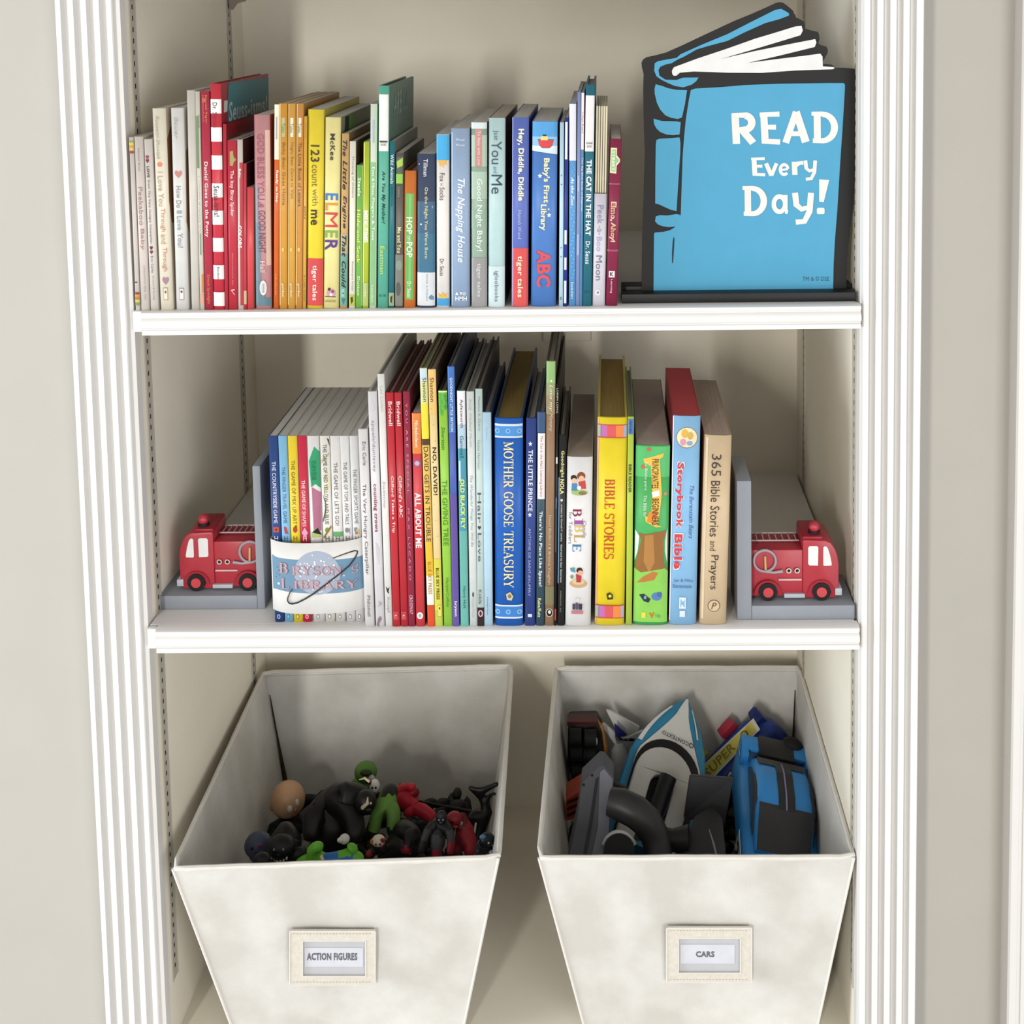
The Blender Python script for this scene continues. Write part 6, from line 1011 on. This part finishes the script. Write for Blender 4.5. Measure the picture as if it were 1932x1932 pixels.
# orange-red toy at the left wall
def racer():
    p0 = at(1090, 1530, .185); t = thing('toy_racer', 'orange-red toy racer with dark slats, against the left wall of the right bin', 'toy car', p0, group=GRP); Q = lambda px, py, dy=0: at(px + 15, py, .185 + dy) - p0
    bm = bmesh.new(); prism(bm, [Q(*p) for p in ((1052, 1512), (1094, 1486), (1104, 1500), (1106, 1530), (1052, 1552))], (0, .04, 0)); bmesh.ops.bevel(bm, geom=list(bm.edges), offset=.002, segments=2, affect='EDGES'); obj('car_body', bm, mat('A83E28', .4), t, True)
    for k in range(3):
        bm = bmesh.new(); a = 1513 + 12 * k; prism(bm, [Q(1055, a, -.001), Q(1098, a - 19, -.001), Q(1098, a - 14, -.001), Q(1055, a + 5, -.001)], (0, .002, 0)); obj('slat', bm, mat('2A1A16', .5), t)
    for px, py in ((1082, 1572), (1100, 1560)):
        bm = bmesh.new(); cyl(bm, Q(px, py, -.004), Q(px, py, .012), .017, seg=22); obj('wheel', bm, TYRE, t, True)
racer()
# grey and black launcher: wedge bar, curved black pipe, flat block
def launcher():
    p0 = at(1200, 1570, .12); t = thing('toy_launcher', 'grey and black toy launcher with a curved pipe, front of the right bin', 'toy', p0, group=GRP); Q = lambda px, py, dy=0: at(px, py, .12 + dy) - p0
    G1 = mat('55565C', .5); G2 = mat('7A7B84', .5); G3 = mat('2C2C2E', .5)
    fy = lambda py: -.03 + (1625 - py) / 180 * .085
    E_ = lambda pts, e: [Q(a_, b_, fy(b_) - e) for a_, b_ in pts]
    bm = bmesh.new(); prism(bm, E_([(1098, 1478), (1132, 1445), (1140, 1446), (1158, 1468), (1156, 1500), (1150, 1570), (1136, 1625), (1072, 1625), (1090, 1540)], 0), (.0, .022, .006)); bar = obj('wedge_bar', bm, G1, t)
    bm = bmesh.new(); prism(bm, E_([(1132, 1456), (1140, 1450), (1156, 1470), (1148, 1570), (1134, 1625), (1114, 1625), (1128, 1560)], .0006), (0, -.001, 0)); obj('bar_face', bm, G2, bar)
    bm = bmesh.new(); prism(bm, E_([(1124, 1470), (1129, 1466), (1116, 1560), (1104, 1625), (1098, 1625), (1112, 1550)], .0006), (0, -.0012, 0)); obj('groove', bm, G3, bar)
    for px, py in ((1101, 1481), (1117, 1463)):
        bm = bmesh.new(); sphere(bm, Q(px, py, fy(py) - .0008), .0016, seg=10, rings=6); obj('rivet', bm, TYRE, bar)
    path = [(1150, 1512, .008), (1172, 1518, .004), (1200, 1532, 0), (1222, 1552, -.004), (1236, 1578, -.01), (1242, 1608, -.02), (1243, 1630, -.03)]
    bm = bmesh.new(); tube(bm, [Q(*p) for p in path], [.0165, .019, .0195, .019, .0180, .0170, .0165], 18); obj('curved_pipe', bm, mat('2E2E2F', .42), t, True)
    bm = bmesh.new(); tube(bm, [Q(1243, 1585, .006), Q(1270, 1585, .006), Q(1300, 1585, .004)], [.016, .013, .018], 14); obj('pipe_joint', bm, mat('232325', .45), t, True)
    bm = bmesh.new(); prism(bm, [Q(*p, .07) for p in ((1302, 1462), (1384, 1468), (1368, 1555), (1350, 1552), (1290, 1545))], (0, .012, -.006)); bmesh.ops.bevel(bm, geom=list(bm.edges), offset=.0015, segments=2, affect='EDGES'); obj('flat_block', bm, mat('454547', .55), t, True)
    bm = bmesh.new(); loft(bm, [[Q(px + 34 * math.cos(a) * s, py + 10 * math.sin(a) * s * .0, dy) + Vector((0, .014 * math.sin(a) * s, 0)) for a in [i * math.pi / 8 for i in range(16)]] for px, py, dy, s in ((1340, 1528, .05, .25), (1336, 1545, .03, .8), (1332, 1575, .01, 1), (1330, 1605, -.01, 1.15), (1330, 1630, -.025, 1.2))]); obj('trigger_housing', bm, mat('333337', .5), t, True)
    bm = bmesh.new(); tube(bm, [Q(1338, 1565, -.0085), Q(1346, 1590, -.022), Q(1352, 1615, -.035)], [.0006, .0013, .0013], 6); obj('edge_line', bm, mat('8A8A8E', .4), t, True)
    bm = bmesh.new(); cyl(bm, Q(1168, 1606, -.035), Q(1168, 1606, -.012), .019, seg=26); obj('wheel', bm, mat('141415', .6), t, True)
    bm = bmesh.new(); tube(bm, [Q(1168 + 31 * math.cos(a), 1606 - 36 * math.sin(a), -.020) for a in [math.pi * (.12 + .76 * i / 12) for i in range(13)]], .003, 6); obj('wheel_guard', bm, mat('D0D0CE', .4), t, True)
    bm = bmesh.new(); tube(bm, [Q(1142, 1480, .075), Q(1160, 1492, .07), Q(1178, 1500, .065)], .011, 10); obj('rear_handle', bm, mat('161617', .5), t, True)
launcher()
bpy.context.view_layer.update()
